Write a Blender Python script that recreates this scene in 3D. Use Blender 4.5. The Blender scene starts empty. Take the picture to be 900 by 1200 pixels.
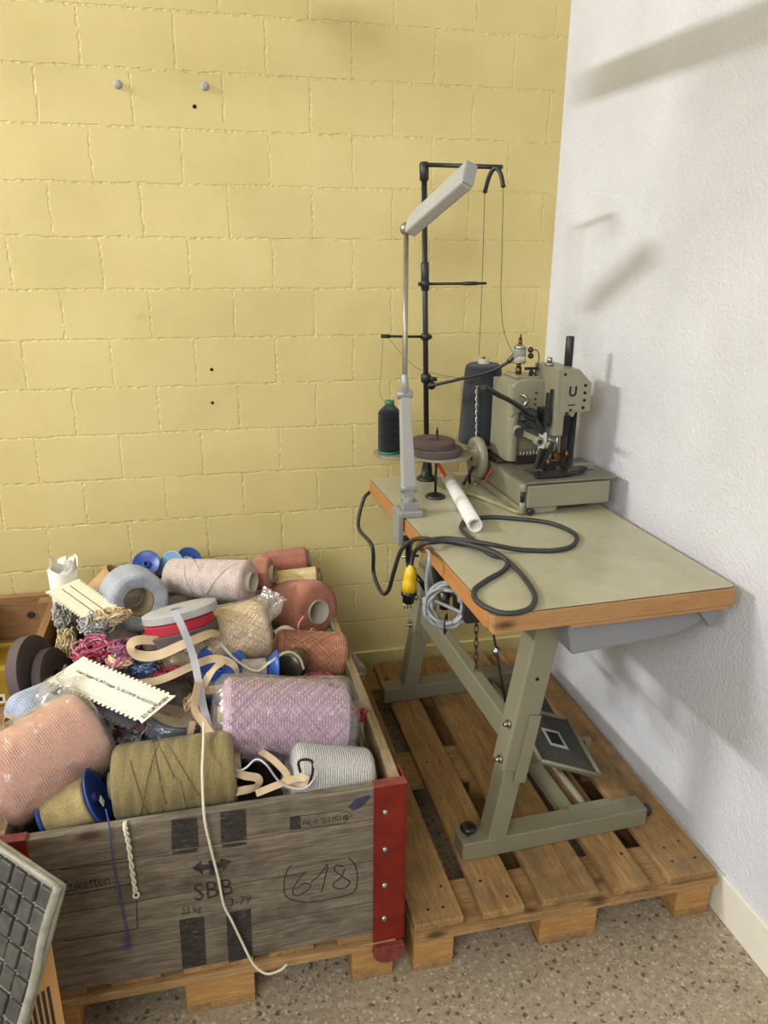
import bpy, math, random
from mathutils import Vector, Matrix, Euler
S = bpy.context.scene
COL = S.collection
V = Vector
PI = math.pi
random.seed(7)

# ------------------------------------------------------------------ camera
CAM = V((-1.1920, -2.6247, 1.6444)); YAW, PITCH, ROLL, FPX = -0.2273, -0.3285, 0.0087, 914.1
FWD = V((-math.sin(YAW)*math.cos(PITCH), math.cos(YAW)*math.cos(PITCH), math.sin(PITCH)))
_r0 = V((math.cos(YAW), math.sin(YAW), 0)); _u0 = _r0.cross(FWD)
RGT = _r0*math.cos(ROLL)+_u0*math.sin(ROLL); UPV = -_r0*math.sin(ROLL)+_u0*math.cos(ROLL)
cd = bpy.data.cameras.new('camera'); cam = bpy.data.objects.new('camera', cd); COL.objects.link(cam)
M = Matrix((RGT, UPV, -FWD)).transposed().to_4x4(); M.translation = CAM
cam.matrix_world = M
cd.sensor_fit = 'HORIZONTAL'; cd.sensor_width = 36; cd.lens = FPX/900*36; cd.clip_start = .02
S.camera = cam

# ------------------------------------------------------------------ light
w = bpy.data.worlds.new('world'); S.world = w; w.use_nodes = True
w.node_tree.nodes['Background'].inputs[0].default_value = (.94, .97, 1.0, 1)
w.node_tree.nodes['Background'].inputs[1].default_value = .09
def area(name, loc, target, sx, sy, power, color=(1, 1, 1), roll=0):
    l = bpy.data.lights.new(name, 'AREA'); l.shape = 'RECTANGLE'; l.size = sx; l.size_y = sy; l.energy = power; l.color = color
    o = bpy.data.objects.new(name, l); COL.objects.link(o)
    q = (V(target)-V(loc)).to_track_quat('-Z', 'Y'); o.matrix_world = Matrix.LocRotScale(V(loc), q, None)
    return o
area('ceiling_tube_light', (-4.6, -.62, 3.2), (-1.0, -.7, .9), 1.0, .12, 142, (.92, .965, 1))
area('room_fill_light', (-3.0, -4.5, 2.9), (-.9, -1.0, 1.1), 3.0, 1.8, 186, (.94, .97, 1))  # broad soft fill added in place of the unseen tubes farther back
S.view_settings.view_transform = 'Standard'; S.view_settings.look = 'None'
S.view_settings.exposure = 0; S.view_settings.gamma = 1; S.view_settings.use_curve_mapping = False

# ------------------------------------------------------------------ helpers
def at(u, v, y=None, z=None, x=None):
    d = FWD + RGT*((u-450)/FPX) - UPV*((v-600)/FPX)
    if y is not None: t = (y-CAM.y)/d.y
    elif z is not None: t = (z-CAM.z)/d.z
    else: t = (x-CAM.x)/d.x
    return CAM + d*t

def lin(c):
    return tuple((x/12.92 if x <= .04045 else ((x+.055)/1.055)**2.4) for x in [k/255 for k in c]) + (1,)

class MB:
    def __init__(s): s.v = []; s.f = []; s.uv = []; s.s = []; s.mi = []; s.cm = 0
    def face(s, idx, uvs=None, smooth=False):
        s.f.append(idx); s.uv.append(uvs or [(0, 0)]*len(idx)); s.s.append(smooth); s.mi.append(s.cm)
    def box(s, x0, x1, y0, y1, z0, z1, T=None):
        b = len(s.v)
        P = [V((x, y, z)) for z in (z0, z1) for y in (y0, y1) for x in (x0, x1)]
        if T: P = [T @ p for p in P]
        s.v += P
        for q in ((0, 2, 3, 1), (4, 5, 7, 6), (0, 1, 5, 4), (2, 6, 7, 3), (0, 4, 6, 2), (1, 3, 7, 5)): s.face([b+i for i in q])
        return s
    def bar(s, A, B, wx, wy, up=(0, 0, 1), ends=None):
        A = V(A); B = V(B); d = (B-A).normalized(); x = d.cross(V(up))
        if x.length < 1e-4: x = d.cross(V((1, 0, 0)))
        x.normalize(); y = x.cross(d)
        b = len(s.v); e = ends or (1, 1)
        for P, k in ((A, e[0]), (B, e[1])):
            for sx, sy in ((-1, -1), (1, -1), (1, 1), (-1, 1)): s.v.append(P + x*(sx*wx/2*k) + y*(sy*wy/2*k))
        s.face([b+3, b+2, b+1, b]); s.face([b+4, b+5, b+6, b+7])
        for i in range(4): j = (i+1) % 4; s.face([b+i, b+j, b+4+j, b+4+i])
        return s
    def prism(s, pts, h0, h1, T=None):      # polygon in XZ, extruded along Y
        b = len(s.v); n = len(pts)
        for h in (h0, h1):
            for p in pts:
                q = V((p[0], h, p[1])); s.v.append(T @ q if T else q)
        s.face([b+i for i in range(n)]); s.face([b+n+i for i in reversed(range(n))])
        for i in range(n): j = (i+1) % n; s.face([b+j, b+i, b+n+i, b+n+j])
        return s
    def lathe(s, prof, T=None, seg=32, cap=False, wob=None, a0=0, a1=2*PI):
        b = len(s.v); L = 0; ls = [0]
        for i in range(1, len(prof)):
            L += math.hypot(prof[i][0]-prof[i-1][0], prof[i][1]-prof[i-1][1]); ls.append(L)
        for k, (r, z) in enumerate(prof):
            for i in range(seg+1):
                a = a0+(a1-a0)*i/seg; rr = r
                if wob: rr = r*wob(a, z, k)
                p = V((rr*math.cos(a), rr*math.sin(a), z)); s.v.append(T @ p if T else p)
        for k in range(len(prof)-1):
            for i in range(seg):
                q = [b+k*(seg+1)+i, b+k*(seg+1)+i+1, b+(k+1)*(seg+1)+i+1, b+(k+1)*(seg+1)+i]
                s.face(q, [(i/seg, ls[k]), ((i+1)/seg, ls[k]), ((i+1)/seg, ls[k+1]), (i/seg, ls[k+1])], True)
        if cap:
            s.face([b+i for i in reversed(range(seg))]); e = b+(len(prof)-1)*(seg+1); s.face([e+i for i in range(seg)])
        return s
    def cyl(s, A, B, r, r2=None, seg=20, bev=0):
        A = V(A); B = V(B); L = (B-A).length
        r2 = r if r2 is None else r2
        q = V((0, 0, 1)).rotation_difference((B-A).normalized())
        T = Matrix.LocRotScale(A, q, None)
        bev = min(bev, L/3, r*.6, max(r2, 1e-4)*.6)
        pr = [(0, 0), (r-bev, 0), (r, bev), (r2, L-bev), (r2-bev, L), (0, L)] if bev else [(0, 0), (r, 0), (r, 0), (r2, L), (r2, L), (0, L)]
        if not bev:
            b = len(s.v)
            s.lathe([(r, 0), (r2, L)], T, seg)
            s.face([b+i for i in reversed(range(seg))]); s.face([b+seg+1+i for i in range(seg)])
        else: s.lathe(pr, T, seg)
        return s
    def ball(s, c, r, sz=1, seg=16):
        pr = [(r*math.sin(PI*i/8), -r*sz*math.cos(PI*i/8)) for i in range(9)]
        s.lathe(pr, Matrix.Translation(V(c)), seg); return s
    def tube(s, pts, r, seg=8, closed=False, sub=6, taper=None, flat=1, tw=0):
        P = smooth(pts, sub, closed) if sub > 1 else [V(p) for p in pts]
        n = len(P); b = len(s.v); nrm = None; L = 0
        for i in range(n):
            if closed: t = (P[(i+1) % n]-P[i-1])
            else: t = P[min(i+1, n-1)]-P[max(i-1, 0)]
            if t.length < 1e-9: t = V((0, 0, 1))
            t.normalize()
            if nrm is None:
                nrm = t.cross(V((0, 0, 1)));
                if nrm.length < .05: nrm = t.cross(V((1, 0, 0)))
            nrm = (nrm - t*nrm.dot(t)).normalized(); bn = t.cross(nrm)
            rr = r if taper is None else r*taper(i/(n-1))
            for k in range(seg):
                a = 2*PI*k/seg + tw*i; s.v.append(P[i] + nrm*(rr*math.cos(a)) + bn*(rr*flat*math.sin(a)))
        m = n if closed else n-1
        for i in range(m):
            j = (i+1) % n
            for k in range(seg):
                k2 = (k+1) % seg
                s.face([b+i*seg+k, b+i*seg+k2, b+j*seg+k2, b+j*seg+k], [(k/seg, i*.1), ((k+1)/seg, i*.1), ((k+1)/seg, i*.1+.1), (k/seg, i*.1+.1)], True)
        if not closed:
            s.face([b+k for k in reversed(range(seg))]); s.face([b+(n-1)*seg+k for k in range(seg)])
        return s
    def ribbon(s, pts, wid, nrms, th=.0012, sub=8):
        P = smooth(pts, sub); N = smooth(nrms, sub); n = len(P); b = len(s.v)
        for i in range(n):
            t = (P[min(i+1, n-1)]-P[max(i-1, 0)]).normalized(); nn = N[i]-t*N[i].dot(t); nn.normalize(); x = t.cross(nn)
            for a, c in ((-1, -1), (1, -1), (1, 1), (-1, 1)): s.v.append(P[i] + x*(a*wid/2) + nn*(c*th/2))
        for i in range(n-1):
            for k in range(4):
                k2 = (k+1) % 4; s.face([b+i*4+k, b+i*4+k2, b+i*4+4+k2, b+i*4+4+k])
        s.face([b+3, b+2, b+1, b]); e = b+(n-1)*4; s.face([e, e+1, e+2, e+3])
        return s

def smooth(pts, sub, closed=False):
    P = [V(p) for p in pts]; n = len(P); out = []
    if n < 3: return [P[0].lerp(P[-1], i/sub) for i in range(sub+1)]
    for i in range(n if closed else n-1):
        a = P[i-1] if (i > 0 or closed) else P[0]*2-P[1]; b = P[i]; c = P[(i+1) % n]
        d = P[(i+2) % n] if (i+2 < n or closed) else P[-1]*2-P[-2]
        for k in range(sub):
            t = k/sub
            out.append(.5*((2*b)+(c-a)*t+(2*a-5*b+4*c-d)*t*t+(3*b-a-3*c+d)*t*t*t))
    if not closed: out.append(P[-1])
    return out

MATS = {}          # root name -> world matrix
def tag(o, label=None, cat=None, group=None, kind=None):
    if label: o['label'] = label
    if cat: o['category'] = cat
    if group: o['group'] = group
    if kind: o['kind'] = kind
    return o
def thing(name, label, cat, M=None, group=None):
    o = bpy.data.objects.new(name, None); COL.objects.link(o); o.empty_display_size = .05
    if M is None: M = Matrix.Identity(4)
    if not isinstance(M, Matrix): M = Matrix.Translation(V(M))
    o.matrix_world = M; MATS[o.name] = M.copy()
    return tag(o, label, cat, group)
def mesh(name, mb, mats, parent=None, world=True, bevel=0, seg=2, label=None, sub=0):
    me = bpy.data.meshes.new(name)
    vs = mb.v
    if parent is not None and world:
        I = MATS[parent.name].inverted(); vs = [I @ v for v in vs]
    me.from_pydata([tuple(v) for v in vs], [], mb.f); 
    uvl = me.uv_layers.new(name='UVMap'); k = 0
    flat = []
    for u in mb.uv:
        for c in u: flat += [c[0], c[1]]
    uvl.data.foreach_set('uv', flat)
    me.polygons.foreach_set('use_smooth', mb.s)
    for m in (mats if isinstance(mats, (list, tuple)) else [mats]): me.materials.append(m)
    me.polygons.foreach_set('material_index', mb.mi)
    me.update()
    o = bpy.data.objects.new(name, me); COL.objects.link(o)
    if parent is not None:
        o.parent = parent; MATS[o.name] = MATS[parent.name]
    else: MATS[o.name] = Matrix.Identity(4)
    if bevel:
        b = o.modifiers.new('b', 'BEVEL'); b.width = bevel; b.segments = seg; b.limit_method = 'ANGLE'; b.angle_limit = .6
    if label: o['label'] = label
    return o
def solo(name, mb, mats, label, cat, group=None, loc=None, bevel=0, kind=None):
    """a thing that is one mesh, origin at its base"""
    if loc is None:
        xs = [v.x for v in mb.v]; ys = [v.y for v in mb.v]; zs = [v.z for v in mb.v]
        loc = V(((min(xs)+max(xs))/2, (min(ys)+max(ys))/2, min(zs)))
    loc = V(loc); mb.v = [v-loc for v in mb.v]
    o = mesh(name, mb, mats, bevel=bevel); o.location = loc; MATS[o.name] = Matrix.Translation(loc)
    return tag(o, label, cat, group, kind)

# ------------------------------------------------------------------ materials
def newmat(name):
    m = bpy.data.materials.new(name); m.use_nodes = True; nt = m.node_tree; nt.nodes.clear()
    out = nt.nodes.new('ShaderNodeOutputMaterial'); b = nt.nodes.new('ShaderNodeBsdfPrincipled'); nt.links.new(b.outputs[0], out.inputs[0])
    return m, nt, b, out
def N(nt, t, **kw):
    n = nt.nodes.new('ShaderNode'+t)
    for k, v in kw.items():
        if k.startswith('i_'):
            key = k[2:].replace('_', ' '); n.inputs[int(key) if key.isdigit() else key].default_value = v
        else: setattr(n, k, v)
    return n
def L(nt, a, ao, b, bi): nt.links.new(a.outputs[ao], b.inputs[bi])
def ramp(nt, stops):
    r = nt.nodes.new('ShaderNodeValToRGB'); e = r.color_ramp.elements
    e[0].position, e[0].color = stops[0]; e[1].position, e[1].color = stops[-1]
    for p, c in stops[1:-1]: x = e.new(p); x.color = c
    return r
def mul(c, k): return (min(c[0]*k, 1), min(c[1]*k, 1), min(c[2]*k, 1), 1)

def plain(name, c, rough=.5, metal=0, var=.12, scale=30, bump=.05, spec=.5, coat=0):
    m, nt, b, o = newmat(name); c = lin(c)
    tc = N(nt, 'TexCoord'); no = N(nt, 'TexNoise', i_Scale=scale, i_Detail=5.0); L(nt, tc, 'Object', no, 'Vector')
    r = ramp(nt, [(.3, mul(c, 1-var)), (.7, mul(c, 1+var))]); L(nt, no, 'Fac', r, 0); L(nt, r, 0, b, 'Base Color')
    b.inputs['Roughness'].default_value = rough; b.inputs['Metallic'].default_value = metal; b.inputs['Specular IOR Level'].default_value = spec
    b.inputs['Coat Weight'].default_value = coat
    if bump:
        n2 = N(nt, 'TexNoise', i_Scale=scale*6, i_Detail=3.0); L(nt, tc, 'Object', n2, 'Vector')
        bp = N(nt, 'Bump', i_Strength=bump, i_Distance=.002); L(nt, n2, 'Fac', bp, 'Height'); L(nt, bp, 0, b, 'Normal')
    return m

def wood(name, c1, c2, axis='X', rough=.75, ring=1.0, stain=(70, 60, 45), stain_amt=.5, knots=True, bump=.25):
    m, nt, b, o = newmat(name)
    tc = N(nt, 'TexCoord'); oi = N(nt, 'ObjectInfo')
    off = N(nt, 'VectorMath', operation='SCALE'); off.inputs[0].default_value = (3.1, 7.3, 5.7); L(nt, oi, 'Random', off, 'Scale')
    ad = N(nt, 'VectorMath', operation='ADD'); L(nt, tc, 'Object', ad, 0); L(nt, off, 0, ad, 1)
    st = {'X': (1.2, 14, 14), 'Y': (14, 1.2, 14), 'Z': (14, 14, 1.2)}[axis]
    mp = N(nt, 'Mapping', i_Scale=st); L(nt, ad, 0, mp, 'Vector')
    n1 = N(nt, 'TexNoise', i_Scale=2.2*ring, i_Detail=6.0, i_Roughness=.6, i_Distortion=1.2); L(nt, mp, 0, n1, 'Vector')
    st2 = tuple(k*5 for k in st)
    mp2 = N(nt, 'Mapping', i_Scale=st2); L(nt, ad, 0, mp2, 'Vector')
    n2 = N(nt, 'TexNoise', i_Scale=4.0, i_Detail=4.0); L(nt, mp2, 0, n2, 'Vector')
    mx = N(nt, 'Mix', data_type='FLOAT', i_Factor=.45); L(nt, n1, 'Fac', mx, 2); L(nt, n2, 'Fac', mx, 3)
    r = ramp(nt, [(.32, lin(c1)), (.52, tuple((a+d)/2 for a, d in zip(lin(c1), lin(c2)))), (.68, lin(c2))]); L(nt, mx, 0, r, 0)
    n3 = N(nt, 'TexNoise', i_Scale=5.0, i_Detail=5.0, i_Roughness=.65); L(nt, ad, 0, n3, 'Vector')
    r3 = ramp(nt, [(.5, (0, 0, 0, 1)), (.72, (stain_amt,)*3+(1,))]); L(nt, n3, 'Fac', r3, 0)
    m2 = N(nt, 'Mix', data_type='RGBA'); L(nt, r3, 0, m2, 0); L(nt, r, 0, m2, 6); m2.inputs[7].default_value = lin(stain)
    last = m2
    if knots:
        kv = {'X': (4.5, 11, 11), 'Y': (11, 4.5, 11), 'Z': (11, 11, 4.5)}[axis]
        mk = N(nt, 'Mapping', i_Scale=kv); L(nt, ad, 0, mk, 'Vector')
        vo = N(nt, 'TexVoronoi', i_Scale=1.0); L(nt, mk, 0, vo, 'Vector')
        rk = ramp(nt, [(.06, (.85,)*3+(1,)), (.16, (0, 0, 0, 1))]); L(nt, vo, 'Distance', rk, 0)
        m3 = N(nt, 'Mix', data_type='RGBA'); L(nt, rk, 0, m3, 0); L(nt, m2, 2, m3, 6); m3.inputs[7].default_value = lin((62, 42, 24)); last = m3
    L(nt, last, 2, b, 'Base Color'); b.inputs['Roughness'].default_value = rough; b.inputs['Specular IOR Level'].default_value = .25
    bp = N(nt, 'Bump', i_Strength=bump, i_Distance=.004); L(nt, mx, 0, bp, 'Height'); L(nt, bp, 0, b, 'Normal')
    return m

YC = {}
def yarn_mat(c, lines=230, cross=7, par=0.0, depth=.62, fuzz=.0):
    """wound yarn: two crossing helices of thread over UV (turn, length along the package)"""
    key = (c, lines, cross, par)
    if key in YC: return YC[key]
    m, nt, b, o = newmat('yarn'); cl = lin(c)
    uv = N(nt, 'UVMap'); sp = N(nt, 'SeparateXYZ'); L(nt, uv, 0, sp, 0)
    tc = N(nt, 'TexCoord'); nz = N(nt, 'TexNoise', i_Scale=26.0, i_Detail=3.0); L(nt, tc, 'Object', nz, 'Vector')
    def helix(n, ln):
        a = N(nt, 'Math', operation='MULTIPLY', i_1=float(n)*2*PI); L(nt, sp, 'X', a, 0)
        c_ = N(nt, 'Math', operation='MULTIPLY_ADD', i_1=float(ln)*2*PI); L(nt, sp, 'Y', c_, 0); L(nt, a, 0, c_, 2)
        d = N(nt, 'Math', operation='MULTIPLY_ADD', i_1=5.0); L(nt, nz, 'Fac', d, 0); L(nt, c_, 0, d, 2)
        s_ = N(nt, 'Math', operation='SINE'); L(nt, d, 0, s_, 0); return s_
    h1 = helix(cross, lines); h2 = helix(-cross, lines)
    mx = N(nt, 'Math', operation='MAXIMUM'); L(nt, h1, 0, mx, 0); L(nt, h2, 0, mx, 1)
    if par > 0:
        h3 = helix(1, lines*1.1); mm = N(nt, 'Mix', data_type='FLOAT', i_Factor=par); L(nt, mx, 0, mm, 2); L(nt, h3, 0, mm, 3); H = mm
    else: H = mx
    r = ramp(nt, [(.0, mul(cl, depth)), (.55, cl), (1, mul(cl, 1.14))])  # groove shade between threads is put into the colour, crests lightened
    sc = N(nt, 'Math', operation='MULTIPLY_ADD', i_1=.5, i_2=.5); L(nt, H, 0, sc, 0); L(nt, sc, 0, r, 0)
    n2 = N(nt, 'TexNoise', i_Scale=220.0, i_Detail=2.0); L(nt, tc, 'Object', n2, 'Vector')
    r2 = ramp(nt, [(.3, (.78, .78, .78, 1)), (.7, (1.1, 1.1, 1.1, 1))]); L(nt, n2, 'Fac', r2, 0)
    m2 = N(nt, 'Mix', data_type='RGBA', blend_type='MULTIPLY', i_Factor=1.0); L(nt, r, 0, m2, 6); L(nt, r2, 0, m2, 7)
    L(nt, m2, 2, b, 'Base Color'); b.inputs['Roughness'].default_value = .85; b.inputs['Specular IOR Level'].default_value = .2
    b.inputs['Sheen Weight'].default_value = .15
    bp = N(nt, 'Bump', i_Strength=.75, i_Distance=.0022); L(nt, sc, 0, bp, 'Height'); L(nt, bp, 0, b, 'Normal')
    YC[key] = m; return m

def film_mat(name, tint=(235, 235, 230), milk=.10, scale=28):
    m, nt, b, o = newmat(name); nt.nodes.remove(b)
    tc = N(nt, 'TexCoord'); no = N(nt, 'TexNoise', i_Scale=scale, i_Detail=4.0, i_Distortion=.8); L(nt, tc, 'Object', no, 'Vector')
    n2 = N(nt, 'TexVoronoi', i_Scale=scale*.8, feature='DISTANCE_TO_EDGE'); L(nt, tc, 'Object', n2, 'Vector')
    ad = N(nt, 'Math', operation='ADD'); L(nt, no, 'Fac', ad, 0); L(nt, n2, 0, ad, 1)
    bp = N(nt, 'Bump', i_Strength=.55, i_Distance=.012); L(nt, ad, 0, bp, 'Height')
    tr = N(nt, 'BsdfTransparent'); tr.inputs[0].default_value = (.97, .97, .96, 1)
    gl = N(nt, 'BsdfGlossy', i_Roughness=.2); gl.inputs[0].default_value = (1, 1, 1, 1); L(nt, bp, 0, gl, 'Normal')
    df = N(nt, 'BsdfDiffuse'); df.inputs[0].default_value = lin(tint); L(nt, bp, 0, df, 'Normal')
    lw = N(nt, 'LayerWeight', i_Blend=.28); L(nt, bp, 0, lw, 'Normal')
    fa = N(nt, 'Math', operation='MULTIPLY_ADD', i_1=.42, i_2=.05); L(nt, lw, 'Facing', fa, 0)
    m1 = N(nt, 'MixShader', i_0=milk); L(nt, tr, 0, m1, 1); L(nt, df, 0, m1, 2)
    m2 = N(nt, 'MixShader'); L(nt, fa, 0, m2, 0); L(nt, m1, 0, m2, 1); L(nt, gl, 0, m2, 2)
    L(nt, m2, 0, o, 0); return m

# wall paints
def wall_yellow():
    m, nt, b, o = newmat('yellow_block_paint')
    tc = N(nt, 'TexCoord'); mp = N(nt, 'Mapping'); mp.inputs['Rotation'].default_value = (PI/2, 0, 0)
    sx = N(nt, 'SeparateXYZ'); L(nt, tc, 'Object', sx, 0); cx = N(nt, 'CombineXYZ')
    L(nt, sx, 'X', cx, 'X'); L(nt, sx, 'Z', cx, 'Y')
    dn = N(nt, 'TexNoise', i_Scale=14.0, i_Detail=3.0); L(nt, tc, 'Object', dn, 'Vector')
    dn2 = N(nt, 'TexNoise', i_Scale=70.0, i_Detail=3.0); L(nt, tc, 'Object', dn2, 'Vector')
    def shift(src, amt):
        s1 = N(nt, 'VectorMath', operation='SUBTRACT'); L(nt, src, 'Color', s1, 0); s1.inputs[1].default_value = (.5, .5, .5)
        s2 = N(nt, 'VectorMath', operation='SCALE', i_Scale=amt); L(nt, s1, 0, s2, 0); return s2
    a1 = N(nt, 'VectorMath', operation='ADD'); L(nt, cx, 0, a1, 0); L(nt, shift(dn, .012), 0, a1, 1)
    a2 = N(nt, 'VectorMath', operation='ADD'); L(nt, a1, 0, a2, 0); L(nt, shift(dn2, .009), 0, a2, 1)
    # courses: z = 2.1226 - i*.1522, joints every .26 m
    a3 = N(nt, 'VectorMath', operation='ADD'); L(nt, a2, 0, a3, 0); a3.inputs[1].default_value = (1.605+.26*8, -(2.1226-.1522*14)+.003, 0)
    br = N(nt, 'TexBrick', i_Scale=1.0, offset=.5); L(nt, a3, 0, br, 'Vector')
    br.inputs['Mortar Size'].default_value = .0048; br.inputs['Mortar Smooth'].default_value = .55
    br.inputs['Brick Width'].default_value = .26; br.inputs['Row Height'].default_value = .1522
    br.inputs['Bias'].default_value = 0
    br.inputs['Color1'].default_value = (1, 1, 1, 1); br.inputs['Color2'].default_value = (.95, .95, .94, 1); br.inputs['Mortar'].default_value = (1, 1, 1, 1)
    sn = N(nt, 'TexNoise', i_Scale=2.3, i_Detail=6.0, i_Roughness=.62); L(nt, tc, 'Object', sn, 'Vector')
    r = ramp(nt, [(.3, lin((203, 185, 122))), (.55, lin((214, 196, 134))), (.75, lin((218, 201, 142)))]); L(nt, sn, 'Fac', r, 0)
    st = N(nt, 'TexNoise', i_Scale=6.0, i_Detail=8.0, i_Roughness=.7); L(nt, tc, 'Object', st, 'Vector')
    rs = ramp(nt, [(.64, (0, 0, 0, 1)), (.8, (.45, .45, .45, 1))]); L(nt, st, 'Fac', rs, 0)
    ms = N(nt, 'Mix', data_type='RGBA'); L(nt, rs, 0, ms, 0); L(nt, r, 0, ms, 6); ms.inputs[7].default_value = lin((150, 128, 70))
    mm = N(nt, 'Mix', data_type='RGBA', blend_type='MULTIPLY', i_Factor=1.0); L(nt, ms, 2, mm, 6); L(nt, br, 'Color', mm, 7)
    L(nt, mm, 2, b, 'Base Color'); b.inputs['Roughness'].default_value = .6; b.inputs['Specular IOR Level'].default_value = .3
    fn = N(nt, 'TexNoise', i_Scale=160.0, i_Detail=4.0); L(nt, tc, 'Object', fn, 'Vector')
    cn = N(nt, 'TexNoise', i_Scale=55.0, i_Detail=3.0); L(nt, tc, 'Object', cn, 'Vector')
    q = N(nt, 'Math', operation='MULTIPLY'); L(nt, br, 'Fac', q, 0); L(nt, cn, 'Fac', q, 1)      # crumbly mortar
    h1 = N(nt, 'Math', operation='MULTIPLY_ADD', i_1=-1.5); L(nt, br, 'Fac', h1, 0)
    q2 = N(nt, 'Math', operation='MULTIPLY', i_1=2.4); L(nt, q, 0, q2, 0); L(nt, q2, 0, h1, 2)
    h2 = N(nt, 'Math', operation='MULTIPLY_ADD', i_1=.06); L(nt, fn, 'Fac', h2, 0); L(nt, h1, 0, h2, 2)
    bp = N(nt, 'Bump', i_Strength=.68, i_Distance=.006); L(nt, h2, 0, bp, 'Height'); L(nt, bp, 0, b, 'Normal')
    return m
def wall_white():
    m, nt, b, o = newmat('white_rough_plaster')
    tc = N(nt, 'TexCoord'); n1 = N(nt, 'TexNoise', i_Scale=90.0, i_Detail=5.0, i_Roughness=.6); L(nt, tc, 'Object', n1, 'Vector')
    v1 = N(nt, 'TexVoronoi', i_Scale=130.0, feature='SMOOTH_F1'); L(nt, tc, 'Object', v1, 'Vector')
    ad = N(nt, 'Math', operation='ADD'); L(nt, n1, 'Fac', ad, 0); L(nt, v1, 'Distance', ad, 1)
    bp = N(nt, 'Bump', i_Strength=.55, i_Distance=.0035); L(nt, ad, 0, bp, 'Height'); L(nt, bp, 0, b, 'Normal')
    n2 = N(nt, 'TexNoise', i_Scale=3.0, i_Detail=6.0); L(nt, tc, 'Object', n2, 'Vector')
    r = ramp(nt, [(.3, lin((200, 198, 199))), (.7, lin((212, 210, 212)))]); L(nt, n2, 'Fac', r, 0); L(nt, r, 0, b, 'Base Color')
    b.inputs['Roughness'].default_value = .85; b.inputs['Specular IOR Level'].default_value = .2
    return m
def floor_mat():
    m, nt, b, o = newmat('speckled_floor')
    tc = N(nt, 'TexCoord')
    def voro(sc, thr, soft):
        v = N(nt, 'TexVoronoi', i_Scale=sc); dn = N(nt, 'TexNoise', i_Scale=sc*1.6, i_Detail=2.0); L(nt, tc, 'Object', dn, 'Vector')
        s = N(nt, 'VectorMath', operation='SCALE', i_Scale=.9/sc); L(nt, dn, 'Color', s, 0)
        a = N(nt, 'VectorMath', operation='ADD'); L(nt, tc, 'Object', a, 0); L(nt, s, 0, a, 1); L(nt, a, 0, v, 'Vector')
        r = ramp(nt, [(thr, (1, 1, 1, 1)), (thr+soft, (0, 0, 0, 1))]); L(nt, v, 'Distance', r, 0)
        # keep only some of the cells
        c = N(nt, 'SeparateColor'); L(nt, v, 'Color', c, 0); g = N(nt, 'Math', operation='GREATER_THAN', i_1=.45); L(nt, c, 0, g, 0)
        mu = N(nt, 'Math', operation='MULTIPLY'); L(nt, r, 0, mu, 0); L(nt, g, 0, mu, 1); return mu
    n0 = N(nt, 'TexNoise', i_Scale=55.0, i_Detail=6.0, i_Roughness=.7); L(nt, tc, 'Object', n0, 'Vector')
    r0 = ramp(nt, [(.34, lin((136, 122, 100))), (.5, lin((154, 139, 115))), (.68, lin((172, 157, 133)))]); L(nt, n0, 'Fac', r0, 0)
    d = voro(48, .22, .08); l = voro(75, .26, .1); d2 = voro(120, .26, .1)
    m1 = N(nt, 'Mix', data_type='RGBA'); L(nt, l, 0, m1, 0); L(nt, r0, 0, m1, 6); m1.inputs[7].default_value = lin((182, 168, 144))
    m2 = N(nt, 'Mix', data_type='RGBA'); L(nt, d, 0, m2, 0); L(nt, m1, 2, m2, 6); m2.inputs[7].default_value = lin((92, 79, 64))
    m3 = N(nt, 'Mix', data_type='RGBA'); L(nt, d2, 0, m3, 0); L(nt, m2, 2, m3, 6); m3.inputs[7].default_value = lin((122, 106, 84))
    L(nt, m3, 2, b, 'Base Color'); b.inputs['Roughness'].default_value = .55
    return m

M_YEL = wall_yellow(); M_WHT = wall_white(); M_FLR = floor_mat()
M_CEIL = plain('ceiling_white', (225, 222, 215), .9)
M_SKIRT = plain('skirting_paint', (222, 214, 196), .45, var=.03)
M_PLINTH = plain('yellow_plinth_paint', (206, 190, 122), .55, var=.05)
M_PAL = wood('pallet_wood', (118, 86, 50), (180, 142, 92), 'Y', ring=.9, stain=(96, 86, 66), stain_amt=.75)
M_PALX = wood('pallet_wood_cross', (122, 90, 54), (182, 146, 98), 'X', ring=.9, stain=(70, 56, 38), stain_amt=.6)
M_BLK = wood('pallet_block', (150, 106, 58), (190, 148, 92), 'X', ring=2, stain=(120, 84, 48), knots=False)
M_CRATE = wood('weathered_crate_wood', (76, 67, 55), (138, 126, 106), 'X', ring=1.8, stain=(58, 51, 43), stain_amt=.75, bump=.4)
M_CRATEY = wood('weathered_crate_wood_side', (116, 98, 70), (170, 150, 116), 'Y', ring=1.5, stain=(82, 68, 50), stain_amt=.6, bump=.35)
M_BOX2 = wood('warm_crate_wood', (118, 84, 52), (160, 122, 82), 'X', ring=1.2, stain=(96, 64, 38), stain_amt=.5)
M_BOX2Y = wood('warm_crate_wood_side', (116, 84, 52), (158, 120, 80), 'Y', ring=1.2, stain=(96, 64, 38), stain_amt=.5)
M_TBW = wood('table_edge_wood', (152, 110, 68), (182, 140, 94), 'X', ring=.7, stain=(150, 96, 48), stain_amt=.4, bump=.08, rough=.5)
M_TBWY = wood('table_side_wood', (164, 110, 60), (180, 128, 76), 'Y', ring=.5, stain=(160, 100, 44), stain_amt=.3, knots=False, bump=.05, rough=.45)
M_RED = plain('red_steel_paint', (110, 30, 19), .7, spec=.2, var=.25, scale=18, bump=.2)
M_REDW = plain('worn_red_steel', (118, 50, 42), .6, var=.4, scale=40, bump=.4)
M_STEEL = plain('bare_steel', (165, 162, 155), .35, 1, var=.1)
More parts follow.
